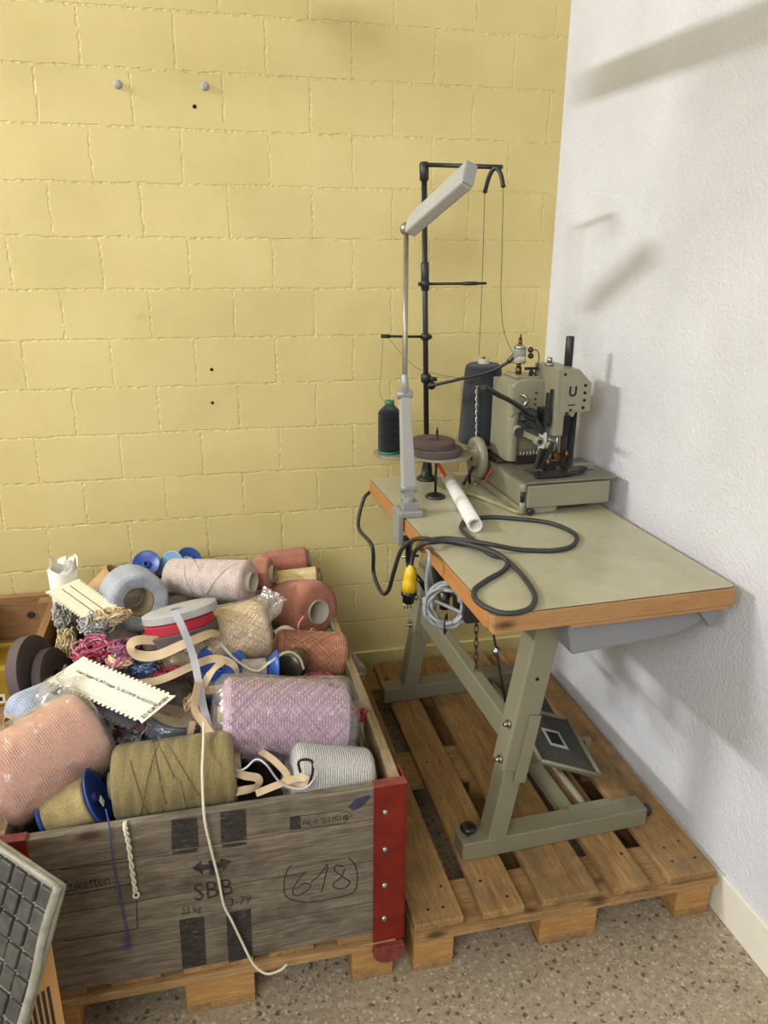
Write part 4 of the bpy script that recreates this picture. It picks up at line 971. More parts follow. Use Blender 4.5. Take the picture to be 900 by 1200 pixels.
# pull rod with connector and lifting chain
rb = at(594, 832, y=-.93); rt = at(562, 716, y=-.86)
rod = thing('pull_rod', 'thin steel pull rod running from table underside to treadle', 'rod', rb)
mesh('rod', MB().cyl(rb, V((rt.x, rt.y, .857)), .0035, seg=10), M_DSTEEL, rod)
cc = rb.lerp(V((rt.x, rt.y, .857)), .42); mesh('connector', MB().cyl(cc-V((.009, 0, .002)), cc+V((.009, 0, .002)), .007, seg=10).cyl(cc-V((0, 0, .012)), cc+V((0, 0, .012)), .0065, seg=10), M_STEEL, rod)
ca, cb_ = V((at(555, 722, y=-.80).x, -.80, .856)), at(558, 790, y=-.80)
def chain(label, A, B, n, r, wire):
    A = V(A); B = V(B); mb = MB(); d = (B-A); st = d/n; dn = d.normalized(); s1 = dn.cross(V((0, 1, 0))).normalized(); s2 = dn.cross(s1)
    for i in range(n):
        c = A+st*(i+.5); s = s1 if i % 2 else s2; h = st.length*.72
        mb.tube([c-dn*h, c-dn*h*.6+s*r, c+dn*h*.6+s*r, c+dn*h, c+dn*h*.6-s*r, c-dn*h*.6-s*r], wire, 6, closed=True, sub=3)
    return solo('chain', mb, M_DSTEEL, label, 'chain', loc=B)
chain('steel link chain hanging below the table toward the treadle', ca, cb_, 16, .0045, .0014)
# motor and switch under the table
mt = thing('clutch_motor', 'grey clutch motor hanging under the table behind the coiled cable', 'motor', (-.47, -.67, .695))
mesh('housing', MB().cyl((-.575, -.67, .772), (-.38, -.67, .772), .066, .072, 28, .018), M_MOT, mt)
mb = MB()
for i in range(8):
    x = -.555+.022*i; mb.cyl((x, -.67, .772), (x+.006, -.67, .772), .077, seg=28)
mesh('cooling_fins', mb, M_MOT, mt)
mesh('bracket', MB().box(-.56, -.40, -.75, -.59, .83, .8575), M_DSTEEL, mt, bevel=.004)
mesh('end_cover', MB().cyl((-.612, -.67, .772), (-.575, -.67, .772), .045, .064, 24, .01), M_MOT, mt)
mesh('clutch_arm', MB().bar((-.60, -.70, .80), (-.600, -.80, .74), .02, .03).cyl((-.600, -.80, .72), (-.600, -.80, .77), .014, seg=12), M_DSTEEL, mt)
sw = thing('switch_box', 'black switch box under the left table edge by the coiled cable', 'switch', (-.57, -.91, .755))
mesh('box', MB().box(-.60, -.53, -.97, -.86, .755, .8575), M_BLKPL, sw, bevel=.006)
mesh('button', MB().cyl((-.60, -.93, .81), (-.608, -.93, .81), .012, seg=14, bev=.002), M_GCAB, sw)
# ------------------------------------------------------------------ cables and plug
ZT = .9064; rc = .0062
def tp(u, v, dz=0): return at(u, v, z=ZT+rc+dz)
xL = lambda y: TA.x-(y-TA.y)*math.sin(TTH)       # left table edge
P = [V((-.672, -.17, .862)), V((-.70, -.19, .84)), V((-.725, -.23, .76)), at(436, 640, x=-.715), at(438, 672, x=-.70), at(447, 694, x=-.70), at(455, 692, x=-.70), at(462, 668, x=-.70), at(470, 645, x=-.69), at(482, 634, x=-.672)]
P += [tp(494, 631, .003), tp(510, 633), tp(540, 637), tp(575, 645, .010), tp(600, 662, .003), tp(618, 682), tp(627, 699), tp(622, 712), tp(606, 718), tp(586, 718), tp(566, 710), tp(556, 700), tp(557, 690), tp(572, 679), tp(588, 670), tp(595, 660, .004), tp(585, 650, .014), tp(560, 641, .012), tp(530, 634, .010), tp(512, 635, .010), tp(498, 637, .012)]
P += [at(487, 645, x=-.662), at(483, 655, x=-.665), at(482, 664, x=-.668)]
cord('black mains cable looped over the table top and hanging at left', P, rc, M_RUB, name='power_cable', cat='cable', seg=10)
cord('black cable loop running from the white tube round toward the machine', [tp(590, 653, .0005), tp(573, 649, .003), tp(556, 634, .003), tp(542, 622), tp(541, 615), tp(548, 609), tp(575, 606), tp(606, 608), tp(640, 612), tp(666, 621), tp(676, 630), tp(670, 640), tp(650, 645), tp(622, 645), tp(600, 643, .006), tp(575, 638, .018), tp(550, 634, .018), tp(525, 631, .014), tp(508, 632, .016)], rc, M_RUB, name='power_cable', cat='cable', seg=10)
pl_t = at(482, 662, x=-.668)
pl = thing('power_plug', 'yellow and black mains plug dangling below the left table edge', 'plug', pl_t-V((0, 0, .13)))
mesh('yellow_shell', MB().lathe([(.006, 0), (.009, -.006), (.016, -.012), (.019, -.03), (.0185, -.045), (.021, -.05), (.022, -.078), (0, -.078)], Matrix.Translation(pl_t) @ Matrix.Rotation(.06, 4, 'Y'), 10), M_YPLUG, pl)
mesh('black_body', MB().lathe([(0, -.0775), (.022, -.0775), (.0225, -.09), (.0175, -.094), (.0165, -.112), (.012, -.116), (0, -.116)], Matrix.Translation(pl_t) @ Matrix.Rotation(.06, 4, 'Y'), 20), M_BLKPL, pl)
for s in (-.009, 0, .009): mesh('pin', MB().cyl(pl_t+V((s-.007, 0, -.115)), pl_t+V((s-.008, 0, -.132)), .0022, seg=8), M_STEEL, pl)
cord('black cable hanging from table edge down behind the plug', [at(480, 628, x=-.645), at(478, 645, x=-.64), at(480, 665, x=-.635), at(492, 680, x=-.63), at(498, 690, x=-.61)], .0075, M_BLKPL, name='cable', cat='cable')
mb = MB()
gc = at(523, 708, x=-.635)
rnd = random.Random(9); e1 = (RGT+V((0, -.25, 0))).normalized(); e2 = V((0, 0, 1))-e1*e1.z; e2.normalize(); e3 = e1.cross(e2)
pts = [V((-.634, -.70, .858)), gc+e1*-.045+e2*.13, gc+e1*-.052+e2*.06]
for i in range(40):
    a = PI-.65*i; r = .050+.010*math.sin(i*.83)+rnd.uniform(-.003, .003)
    pts.append(gc+e1*(r*math.cos(a)*.95)+e2*(r*1.08*math.sin(a)-.006)+e3*(-.010+.020*((i*7 % 13)/13)))
pts += [gc+e1*.05+e2*-.02, gc+e1*.075+e2*.012, V((-.575, gc.y-.08, .856))]
cc_ = thing('coiled_cable', 'coil of light grey cable tied up below the left table edge', 'cable', gc-V((0, 0, .05)))
mesh('cable', MB().tube(pts, .0046, 8, sub=5), M_GCAB, cc_)
mesh('cable_tie', MB().tube([gc+e3*-.018+e2*-.036, gc+e3*-.018+e2*-.074, gc+e3*.018+e2*-.074, gc+e3*.018+e2*-.036], .0022, 6, closed=True), M_BLKPL, cc_)

# ------------------------------------------------------------------ sewing machine
MO = V((-.318, -.628, ZT)); MT = Matrix.LocRotScale(MO, Euler((0, 0, .030)), None)
mc = thing('sewing_machine', 'grey green industrial sewing machine standing on the beige table', 'sewing machine', MT)
def mm(name, mb, mat, parent=None, bevel=0, **kw): return mesh(name, mb, mat, parent or mc, False, bevel=bevel, **kw)
# U right, V back, Z up
mm('base_flange', slab(MB(), rrect(-.006, .12, .005, .36, .02), 0.0, .022), M_MACH, bevel=.005)
mm('bed', MB().box(0, .272, .016, .36, .024, .094), M_MACH, bevel=.004)
mm('bed_underside', MB().box(.02, .22, .03, .34, .006, .0235), M_DSTEEL)
dr = mm('front_door', MB().box(.010, .275, -.004, .0155, .021, .090), M_MACH, bevel=.005)
mm('hinge', MB().cyl((-.001, .004, .006), (-.001, .004, .040), .0095, seg=14, bev=.002), M_MACH); mm('hinge', MB().cyl((-.001, .004, .072), (-.001, .004, .096), .0095, seg=14, bev=.002), M_MACH)
mm('hinge_pin', MB().cyl((-.001, .006, .039), (-.001, .006, .074), .006, seg=12), M_BLACK)
mm('bed_top_plate', MB().box(-.004, .296, -.006, .22, .0945, .101), M_MACHD, bevel=.002)
mm('slide_plate', MB().box(.05, .28, .005, .12, .1012, .1030), M_STEEL, bevel=.0008)
mm('drain_screw', MB().cyl((.024, .006, .012), (.024, -.010, .012), .011, seg=16, bev=.002).cyl((.024, -.010, .012), (.024, -.012, .012), .005, seg=10), M_DSTEEL)
mm('column_step', MB().box(0, .14, .205, .36, .1012, .112), M_MAUVE, bevel=.003)
# column with rounded front edge
pts = [(-.012, .36), (-.012, .205)]
col = MB()
cp = [(.024, .330), (.022, .200), (.026, .186), (.034, .178), (.048, .178), (.058, .188), (.064, .204), (.136, .210), (.144, .226), (.144, .330)]
b = 0; z0, z1 = .112, .352
for z in (z0, z1):
    for x, y in cp: col.v.append(V((x, y, z)))
n = len(cp)
col.face(list(range(n-1, -1, -1))); col.face([n+i for i in range(n)])
for i in range(n): j = (i+1) % n; col.face([i, j, n+j, n+i], None, 1 <= i <= 6)
mm('column', col, M_MACH, bevel=.004)
# arm: curved C underside, in UZ plane
arm = [(.024, .348), (.040, .364), (.075, .368), (.15, .360), (.19, .358), (.19, .258), (.16, .254), (.12, .256), (.10, .272), (.08, .276), (.05, .262), (.024, .25)]
mm('arm', MB().prism(list(reversed(arm)), .176, .30), M_MACH, bevel=.006)
mm('arm_top_plate', MB().prism([(.040, .3665), (.048, .374), (.125, .370), (.135, .362)], .19, .29), M_MACH, bevel=.002)
# head
hd = [(.128, .404), (.196, .404), (.240, .362), (.240, .276), (.196, .276), (.190, .262), (.178, .262), (.172, .28), (.164, .28), (.160, .262), (.160, .206), (.128, .206)]
H = mm('head', MB().prism(list(reversed(hd)), .098, .255), M_MACH, bevel=.003)
mm('face_plate', MB().prism(list(reversed([(.142, .402), (.195, .402), (.238, .361), (.238, .278), (.142, .278)])), .0945, .0979), M_MACH, H, bevel=.001)
mb = MB()
for x, z, r in ((.150, .390, .0042), (.218, .356, .0045), (.218, .334, .0045), (.218, .312, .0045), (.216, .290, .005), (.176, .284, .0038)): mb.cyl((x, .0945, z), (x, .0925, z), r, seg=12)
mm('screw_hole', mb, M_HOLE, H)
mb = MB().tube([(.170, .0942, .354), (.170, .0942, .334), (.175, .0942, .328), (.184, .0942, .328), (.188, .0942, .334), (.188, .0942, .354)], .0028, 6, sub=3)
mm('hook_slot', mb, M_HOLE, H); mm('hook', MB().prism([(.173, .332), (.182, .334), (.188, .354)], .0935, .0945), M_STEEL, H)
mm('badge', MB().box(.166, .190, .0936, .0946, .297, .301), M_DSTEEL, H)
mm('needle_slot', MB().box(.160, .180, .0966, .0985, .215, .268), M_HOLE, H)
mm('top_bolt', MB().cyl((.140, .18, .404), (.140, .18, .412), .014, seg=6).cyl((.140, .18, .412), (.140, .18, .428), .008, seg=12), M_STEEL)
mm('presser_post', MB().cyl((.196, .17, .40), (.196, .17, .490), .0125, seg=18, bev=.002), M_BLACK)
# needle mechanism
mm('presser_bar', MB().cyl((.140, .135, .206), (.140, .135, .150), .012, seg=14).cyl((.140, .135, .150), (.140, .135, .115), .0075, seg=12), M_MACHD)
mm('needle_bar', MB().cyl((.158, .128, .22), (.158, .128, .13), .005, seg=10).cyl((.158, .128, .13), (.158, .128, .104), .0012, seg=6), M_STEEL)
mm('needle_clamp', MB().cyl((.158, .118, .140), (.158, .138, .140), .010, seg=12).box(.148, .168, .120, .136, .126, .138), M_BRASS)
mm('thread_finger', MB().bar((.176, .120, .26), (.178, .122, .112), .018, .008), M_MAUVE)
mm('guide_rail', MB().bar((.218, .155, .282), (.214, .150, .106), .026, .006), M_BLACK)
mm('guide_rail_edge', MB().bar((.198, .155, .235), (.197, .150, .110), .006, .004), M_STEEL)
mm('slide_blocks', MB().box(.100, .126, .110, .16, .245, .285).bar((.108, .112, .335), (.108, .112, .235), .006, .008).bar((.120, .112, .345), (.120, .112, .235), .006, .008), M_BLACK)
mm('presser_foot', MB().box(.118, .150, .10, .15, .104, .116).bar((.115, .11, .118), (.17, .11, .118), .02, .010), M_BLACK)
mm('foot_clamp', MB().cyl((.110, .10, .128), (.122, .10, .128), .012, seg=14).cyl((.170, .10, .150), (.180, .10, .150), .012, seg=14), M_BRASS)
mm('looper_arm', MB().bar((.128, .105, .190), (.092, .10, .108), .022, .012).bar((.098, .105, .170), (.080, .10, .108), .012, .01), M_BLACK)
mm('looper_pin', MB().cyl((.120, .098, .178), (.120, .112, .178), .012, seg=16, bev=.002), M_MACH)
mm('rocker_shaft', MB().cyl((.045, .172, .214), (.045, .145, .212), .018, seg=18, bev=.003).bar((.045, .150, .214), (.095, .125, .192), .016, .016).cyl((.095, .115, .188), (.095, .14, .188), .015, seg=16, bev=.003), M_MACH)
mm('rocker_cap', MB().cyl((.042, .150, .214), (.036, .138, .213), .014, seg=16).cyl((.095, .113, .188), (.095, .116, .188), .007, seg=12), M_BLACK)
mm('crank_block', MB().box(.045, .115, .135, .17, .224, .244).bar((.06, .14, .25), (.11, .128, .212), .02, .016), M_BLACK)
lv = mm('hand_lever', MB().tube([(-.118, .06, .368), (-.10, .065, .362), (-.06, .08, .340), (-.03, .095, .326), (.01, .11, .304), (.07, .13, .262)], .0135, 10, flat=.6, taper=lambda f: 1.0-.25*f), M_BLACK)
mm('lever_pivot', MB().cyl((.072, .12, .266), (.072, .16, .266), .018, seg=18, bev=.004).bar((.075, .13, .27), (.10, .125, .222), .012, .012), M_BLACK)
mm('lever_latch', MB().tube([(.050, .168, .322), (.058, .160, .318), (.064, .158, .305), (.058, .16, .290)], .005, 8), M_STEEL)
mb = MB()
for i in range(6): mb.cyl((.072+.011*i, .195, .112), (.072+.011*i, .195, .146-.002*(i % 2)), .0022, seg=8)
mm('tension_posts', mb, M_STEEL)
mm('post_block', MB().box(.05, .145, .184, .206, .1015, .124), M_MAUVE, bevel=.002)
mm('work_guide', MB().tube([(.045, .03, .106), (.09, .025, .1065), (.14, .03, .107), (.19, .045, .109), (.23, .07, .112)], .0075, 8, flat=.45), M_BLKPL)
mm('cloth_plate', MB().box(.175, .262, .075, .14, .104, .110).box(.19, .262, .0735, .0755, .105, .126), M_STEEL)
mm('frame_screws', MB().cyl((.098, .174, .306), (.098, .170, .306), .003, seg=8).cyl((.098, .174, .29), (.098, .170, .29), .003, seg=8).cyl((.10, .174, .325), (.10, .170, .325), .003, seg=8), M_HOLE)
# hand wheel on the left side
hw = mm('hand_wheel', MB().lathe([(.012, -.03), (.03, -.032), (.032, -.012), (.050, -.008), (.062, -.026), (.074, -.022), (.078, -.010), (.076, .004), (.064, .010), (.045, .006), (.012, .006)], Matrix.LocRotScale(V((-.022, .30, .098)), Euler((0, -PI/2-.0, 0)), None) @ Matrix.Scale(-1, 4, V((0, 0, 1))) @ Matrix.Scale(.88, 4), 44), M_MACH)
mm('wheel_shaft', MB().cyl((-.03, .30, .098), (.03, .30, .098), .012, seg=14), M_DSTEEL, hw)
# oil cup on the arm
oc = V((.066, .235, .372))
mm('oil_cup_stem', MB().cyl(oc, oc+V((0, 0, .022)), .010, seg=6).cyl(oc+V((0, 0, .022)), oc+V((0, 0, .034)), .007, seg=12), M_BRASS)
mm('oil_cup_cap', MB().cyl(oc+V((0, 0, .034)), oc+V((0, 0, .042)), .022, seg=22, bev=.003).cyl(oc+V((0, 0, .078)), oc+V((0, 0, .090)), .020, .012, 22, .003), M_STEEL)
m, nt, b, o = newmat('oil_cup_glass'); b.inputs['Base Color'].default_value = (.92, .92, .86, 1); b.inputs['Roughness'].default_value = .08; b.inputs['Transmission Weight'].default_value = .75; b.inputs['IOR'].default_value = 1.2
mm('oil_cup_glass', MB().cyl(oc+V((0, 0, .042)), oc+V((0, 0, .078)), .019, seg=22), m)
mm('oil_cup_tip', MB().cyl(oc+V((0, 0, .090)), oc+V((0, 0, .104)), .006, seg=10).cyl(oc+V((0, 0, .104)), oc+V((0, 0, .120)), .0045, .0025, 10), M_BRASS)
wn = V((.094, .205, .371))
mm('wing_screw', MB().cyl(wn, wn+V((0, 0, .018)), .005, seg=10).bar(wn+V((-.022, 0, .022)), wn+V((.022, 0, .022)), .006, .008).tube([wn+V((-.01, -.01, .0)), wn+V((-.006, -.004, .012)), wn+V((0, 0, .016)), wn+V((.014, -.006, .0))], .003, 6), M_BLACK)
mm('thread_guide_hook', MB().tube([oc+V((.022, -.01, .07)), oc+V((.045, -.02, .074)), oc+V((.055, -.02, .055)), oc+V((.052, -.02, .03)), oc+V((.046, -.015, .0))], .0016, 6).ball(oc+V((.03, -.012, .074)), .009), M_DSTEEL)
mm('drip_channel', MB().tube([(-.11, .25, .006), (-.06, .17, .006), (-.016, .04, .006), (-.006, .006, .008)], .006, 8), plain('pale_green_hose', (150, 146, 104), .4))
mm('warning_flag', MB().bar((-.03, .215, .045), (-.018, .20, .085), .016, .003), M_ORANGE)

# ------------------------------------------------------------------ thread stand
SB = V((-.488, -.2116, ZT)); STp = at(497, 193, y=-.212)
st = thing('thread_stand', 'tall black thread stand at the back of the table', 'thread stand', SB)
def sp_(z): return SB.lerp(STp, (z-SB.z)/(STp.z-SB.z))
mesh('pole', MB().cyl(SB, STp, .0085, seg=16), M_BLACK, st)
mesh('base', MB().lathe([(0, 0), (.034, 0), (.036, .004), (.030, .010), (.019, .014), (.016, .045), (.013, .062), (.0085, .075), (0, .076)], Matrix.Translation(SB), 28), M_BLACK, st)
mesh('elbow', MB().cyl(sp_(STp.z-.045), sp_(STp.z+.008), .014, seg=18, bev=.004), M_BLACK, st)
AE = at(586, 196, y=-.40); mesh('top_arm', MB().cyl(STp, AE+V((.004, -.005, 0)), .0065, seg=12), M_BLACK, st)
a0 = at(568, 226, y=-.37); a1 = at(580, 198, y=-.40); a2 = at(590, 219, y=-.43)
mesh('thread_guide_arch', MB().tube([a0, a0.lerp(a1, .55)+V((-.003, 0, .010)), a1+V((0, 0, .002)), a1.lerp(a2, .45)+V((.004, 0, .010)), a2], .0062, 10), M_BLACK, st)
mesh('coupling', MB().cyl(sp_(1.515), sp_(1.60), .0125, seg=18, bev=.003), M_BLACK, st)
for px_, z in ((570, 1.535), (447, 1.375)):
    c = sp_(z); mesh('clamp', MB().cyl(c-V((0, 0, .010)), c+V((0, 0, .010)), .0145, seg=16, bev=.002).cyl(c, c+V((-.022 if px_ > 500 else .02, -.006, 0)), .006, seg=10), M_BLACK, st)
    e = at(px_, 332 if px_ > 500 else 394, y=-.24)
    mesh('guide_rod', MB().cyl(c, e, .0042, seg=10).cyl(c.lerp(e, .62 if px_ > 500 else .82), c.lerp(e, .85 if px_ > 500 else 1.0), .006, seg=10), M_BLACK, st)
c = sp_(1.245); mesh('clamp', MB().cyl(c-V((0, 0, .014)), c+V((0, 0, .014)), .016, seg=16, bev=.003).ball(c+V((.016, -.012, -.022)), .014).cyl(c, c+V((.03, -.02, -.002)), .007, seg=10), M_BLACK, st)
arm_pts = [at(501, 453, y=-.24), at(540, 444, y=-.30), at(575, 435, y=-.34), at(596, 424, y=-.37), at(606, 416, y=-.38), at(615, 414, y=-.38)]
mesh('guide_arm', MB().tube(arm_pts, .005, 10), M_BLACK, st)
mesh('arm_tip', MB().tube([arm_pts[3], arm_pts[4]+V((0, 0, .004)), arm_pts[5]], .0085, 10).ball(at(622, 417, y=-.38), .009), M_DSTEEL, st)
# spool plates on the stand
def disc(mb, c, r, h=.006): return mb.lathe([(0, 0), (r*.97, 0), (r, h*.5), (r*.97, h), (0, h)], Matrix.Translation(V(c)), 40)
dl = at(466, 532, y=-.30); dc = V((at(562, 522, y=-.21).x, -.21, 1.022))
M_DISC = plain('spool_plate', (138, 130, 112), .4, .3, var=.1)
mesh('spool_plate', disc(MB(), dl, .078), M_DISC, st, label='left round plate under the black thread spool')
mesh('spool_plate', disc(MB(), dc, .088), M_DISC, st, label='right round plate under the black yarn cone')
mesh('plate_arm', MB().bar(V((SB.x, SB.y, dl.z-.006)), dl-V((0, 0, .006)), .014, .008).bar(V((SB.x, SB.y, dc.z-.004)), dc-V((0, 0, .006)), .014, .008).cyl(dl-V((.0, 0, .014)), dl, .012, seg=12), M_BLACK, st)
mesh('plate_strut', MB().cyl((dc.x-.055, -.285, ZT), (dc.x-.055, -.255, dc.z), .005, seg=10).cyl(dc+V((0, 0, .004)), dc+V((0, 0, .285)), .005, seg=10), M_BLACK, st)
# black thread spool on the left plate
tb = V((at(456, 529, y=-.30).x, -.30, dl.z+.0065))
ts = thing('thread_spool', 'black thread spool with green core standing left of the lamp arm', 'spool', tb)
Tm = Matrix.Translation(tb)
mesh('core', MB().lathe([(0, 0), (.036, 0), (.037, .004), (.034, .008), (.012, .010), (.012, .150), (.0145, .151), (.0145, .165), (.010, .166), (0, .166)], Tm, 28), M_GREENP, ts)
mesh('thread', MB().lathe([(.012, .0095), (.034, .0095), (.0355, .014), (.0355, .125), (.033, .132), (.0155, .150), (.012, .151)], Tm, 36), yarn_mat((20, 21, 22), 420, 2, .6), ts)
# big black cone
cb = dc+V((0, 0, .0065)); cone = thing('yarn_cone', 'tall charcoal black yarn cone on the thread stand plate', 'yarn cone', cb)
Tm = Matrix.Translation(cb)
mesh('yarn', MB().lathe([(.03, 0), (.070, .002), (.073, .008), (.070, .05), (.060, .235), (.057, .250), (.048, .258), (.02, .259)], Tm, 48), yarn_mat((50, 51, 54), 260, 5), cone)
mesh('cone_tube', MB().lathe([(.030, -.0005), (.030, .01), (.019, .255), (.018, .274), (.009, .275), (.009, .262)], Tm, 30), M_TUBEG, cone)
# slim paper-tag chain hanging in front of the cone
mb = MB(); A = at(559, 452, y=-.29); B = at(559, 520, y=-.29); P_ = [A.lerp(B, i/22) for i in range(23)]
for k in (0, PI): mb.tube([p+V((.0035*math.cos(i*1.2+k), .0035*math.sin(i*1.2+k), 0)) for i, p in enumerate(P_)], .0022, 6, sub=2)
b2 = at(557, 572, y=-.29); mb.tube([B, B.lerp(V((B.x, B.y, ZT+.004)), .5), V((B.x, B.y, ZT+.003))], .0016, 6)
mb.cyl((B.x, B.y, ZT), (B.x, B.y, ZT+.004), .014, seg=14)
solo('twisted_wire', mb, M_STEEL, 'twisted bright wire hanging in front of the charcoal cone', 'wire')
# threads
M_THR = plain('dark_thread', (58, 54, 50), .8)
def thread(label, pts, r=.0009): return solo('thread', MB().tube(pts, r, 5, sub=6), M_THR, label, 'thread')
thread('dark thread from the arch down to the charcoal cone top', [a0, at(566, 300, y=-.34), at(563, 380, y=-.27), at(561, 416, y=-.22)])
thread('dark thread from the arch down to the machine oil cup', [a2, at(588, 300, y=-.42), at(587, 345, y=-.41), at(590, 385, y=-.40), at(599, 410, y=-.39), at(606, 416, y=-.38)])
thread('fine thread from left guide rod to the black spool', [at(449, 394, y=-.24), at(447, 430, y=-.27), at(445, 460, y=-.29), at(453, 474, y=-.30)], .0006)
thread('fine thread slanting from left guide rod behind the stand', [at(455, 396, y=-.23), at(472, 416, y=-.2), at(490, 432, y=-.18), at(520, 440, y=-.2), at(560, 446, y=-.29)], .0006)
# separate spindle with brown tape on a round plate
dp = V((-.516, -.407, ZT)); ds = thing('spool_spindle', 'black spindle with domed foot and round plate behind the white tube', 'spindle', dp)
mesh('foot', MB().lathe([(0, 0), (.030, 0), (.032, .003), (.026, .009), (.012, .014), (.005, .016), (0, .017)], Matrix.Translation(dp), 28), M_DSTEEL, ds)
mesh('rod', MB().cyl(dp+V((0, 0, .01)), dp+V((0, 0, .205)), .0042, seg=12).cyl(dp+V((0, 0, .205)), dp+V((0, 0, .222)), .0042, .0015, 12), M_BLACK, ds)
mesh('plate', disc(MB(), dp+V((.010, 0, .134)), .100), M_DISC, ds)
roll('lower brown tape roll on the spindle plate beside the lamp', dp+V((.0, 0, .1405)), (0, 0, 1), .078, .020, M_TAPEB, M_TAPEB, core=.006)
roll('upper brown tape roll on the spindle plate beside the lamp', dp+V((-.008, .012, .1607)), (0.02, -.02, 1), .066, .021, M_TAPEB, M_TAPEB, core=.0125)
# white tube on the table with orange strip
tA = at(524, 558, z=ZT+.021); tB = at(557, 616, z=ZT+.021); dT = (tB-tA).normalized()
wt = thing('paper_tube', 'white spiral paper tube lying on the table', 'paper tube', axisM(tA, tB)); Ln = (tB-tA).length
m, nt, b, o = newmat('white_paper_tube'); tc = N(nt, 'UVMap'); sp2 = N(nt, 'SeparateXYZ'); L(nt, tc, 0, sp2, 0)
a = N(nt, 'Math', operation='MULTIPLY_ADD', i_1=20.0); L(nt, sp2, 'Y', a, 0); L(nt, sp2, 'X', a, 2); f = N(nt, 'Math', operation='FRACT'); L(nt, a, 0, f, 0)
r = ramp(nt, [(.0, lin((190, 186, 176))), (.06, lin((216, 212, 204))), (1, lin((222, 219, 212)))]); L(nt, f, 0, r, 0); L(nt, r, 0, b, 'Base Color'); b.inputs['Roughness'].default_value = .6
mesh('tube', MB().lathe([(.015, 0), (.019, 0), (.0205, .002), (.0205, Ln), (.015, Ln), (.015, .02), (.015, 0)], None, 32), m, wt, False)
mesh('torn_end', MB().tube([(.012, .017, Ln), (.0, .022, Ln+.004), (-.014, .018, Ln+.003), (-.02, .008, Ln)], .0045, 8, flat=.5), M_PAPER, wt, False)
solo('paper_strip', MB().bar(at(524, 561, z=ZT+.03), at(512, 541, z=ZT+.075), .014, .002), M_ORANGE, 'orange paper strip sticking out of the white tube', 'strip')
solo('support_rod', MB().cyl(at(543, 568, y=-.34), at(566, 525, y=-.27), .005, seg=10), M_BLACK, 'slanting black rod between white tube and hand wheel', 'rod')

# ------------------------------------------------------------------ desk lamp clamped to the table edge
M_ROD = plain('dull_nickel', (150, 142, 124), .4, .6)
lb = V((-.622, -.545, ZT)); lp = thing('work_lamp', 'grey jointed work lamp clamped to the left table edge', 'lamp', lb)
xe = xL(-.545)
mesh('clamp', MB().box(xe-.012, xe+.055, -.585, -.505, ZT+.0005, ZT+.018).box(xe-.018, xe-.0015, -.582, -.508, ZT-.085, ZT+.016).box(xe-.012, xe+.05, -.57, -.52, ZT-.088, ZT-.075), M_LAMPD, lp, bevel=.003)
mesh('clamp_screw', MB().cyl((xe+.03, -.545, ZT-.14), (xe+.03, -.545, ZT-.0475), .006, seg=12).cyl((xe+.005, -.545, ZT-.135), (xe+.055, -.545, ZT-.135), .004, seg=8), M_STEEL, lp)
cl = V((xe+.020, -.545, ZT+.018))
mesh('base_block', MB().box(cl.x-.020, cl.x+.026, -.567, -.523, cl.z, cl.z+.022).cyl(cl+V((0, 0, .02)), cl+V((0, 0, .036)), .016, seg=18).box(cl.x-.014, cl.x+.014, -.558, -.532, cl.z+.034, cl.z+.062), M_LAMPD, lp, bevel=.003)
j0 = cl+V((0, 0, .066)); j1 = at(474, 462, y=-.545); j2 = at(476, 270, y=-.32)
ra = mesh('lower_arm', MB().bar(j0, j1, .040, .030, (0, 1, 0), (1, .72)), M_LAMP, lp, bevel=.004)
mesh('joint', MB().cyl(j0+V((-.024, 0, -.004)), j0+V((.024, 0, -.004)), .015, seg=18, bev=.003), M_LAMPD, lp)
mesh('joint', MB().cyl(j1+V((-.022, 0, 0)), j1+V((.022, 0, 0)), .013, seg=18, bev=.003), M_LAMPD, lp)
mesh('arm_socket', MB().cyl(j1, j1+V((0, 0, .055)), .013, .009, 16, .002), M_LAMPD, lp)
mesh('upper_rod', MB().cyl(j1+V((0, 0, .03)), j2, .0075, seg=14), M_ROD, lp)
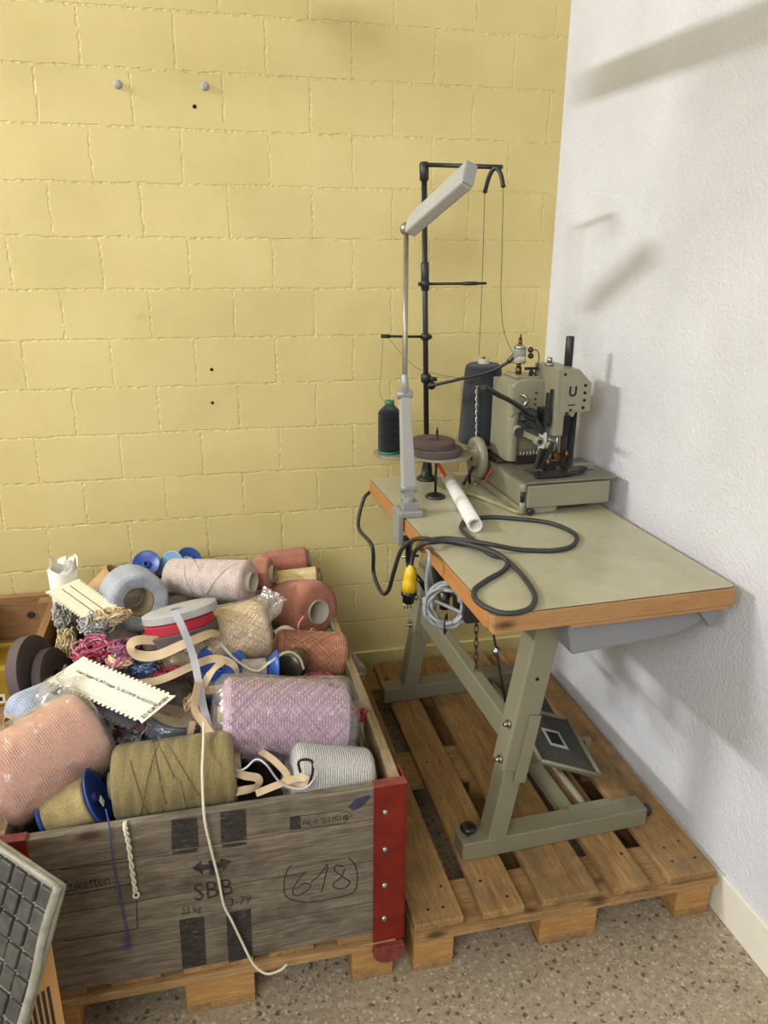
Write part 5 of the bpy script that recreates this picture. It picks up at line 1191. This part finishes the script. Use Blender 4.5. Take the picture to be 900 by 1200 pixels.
mesh('ball_joint', MB().ball(j2+V((0, 0, .004)), .019, 1, 20).cyl(j2+V((-.004, -.014, .004)), j2+V((-.004, -.024, .006)), .009, seg=14), M_STEEL, lp)
h0 = at(482, 264, y=-.34); h1 = at(548, 205, y=-.60); hdv = (h1-h0).normalized()
sz = V((-.55, -.62, .56)); sz = (sz-hdv*sz.dot(hdv)).normalized(); sx = hdv.cross(sz).normalized()
def hpt(a, b, c): return h0+hdv*a+sx*b+sz*c
def headbox(a0, a1, w0, w1, z0, z1):
    mb = MB()
    for a, ww in ((a0, w0), (a1, w1)):
        for b_, c_ in ((-1, 0), (1, 0), (1, 1), (-1, 1)): mb.v.append(hpt(a, b_*ww, z0 if c_ == 0 else z1))
    mb.face([3, 2, 1, 0]); mb.face([4, 5, 6, 7])
    for i in range(4): j = (i+1) % 4; mb.face([i, j, 4+j, 4+i])
    return mb
HL = (h1-h0).length
mesh('lamp_head', headbox(-.005, HL+.005, .029, .033, -.020, .016), M_LAMP, lp, bevel=.006)
mesh('end_cap', headbox(HL+.005, HL+.012, .032, .031, -.018, .015), M_LAMPD, lp, bevel=.004)
mesh('diffuser', headbox(.02, HL-.01, .018, .022, -.0225, -.0200), M_PAPER, lp)

# ------------------------------------------------------------------ groups of repeats
GROUPS = {'pallet': 'wooden pallets on the floor', 'yarn skein': 'tangled yarn skeins in the crate', 'plastic bag': 'clear bags round yarn packages',
          'card': 'shade cards on the heap', 'ribbon': 'loose ribbons on the heap', 'thread': 'fine threads', 'wall plug': 'grey wall plugs', 'cable': 'cables of the sewing table',
          'pedal': 'treadles below the table', 'cord': 'loose cords on the crate'}
for o in list(COL.objects):
    if o.parent is not None or 'category' not in o: continue
    c = o['category']
    if c == 'yarn cone': o['group'] = 'yarn cones in the crate' if 'charcoal' not in o['label'] else 'yarn cone on the thread stand'
    elif c == 'spool' and 'flange' in o['label']: o['group'] = 'flanged spools in the crate'
    elif c == 'tape roll': o['group'] = 'brown tape rolls on the spindle' if 'spindle' in o['label'] else 'tape rolls in the crate'
    elif c == 'crate': o['group'] = 'wooden crates'
    elif c in GROUPS: o['group'] = GROUPS[c]
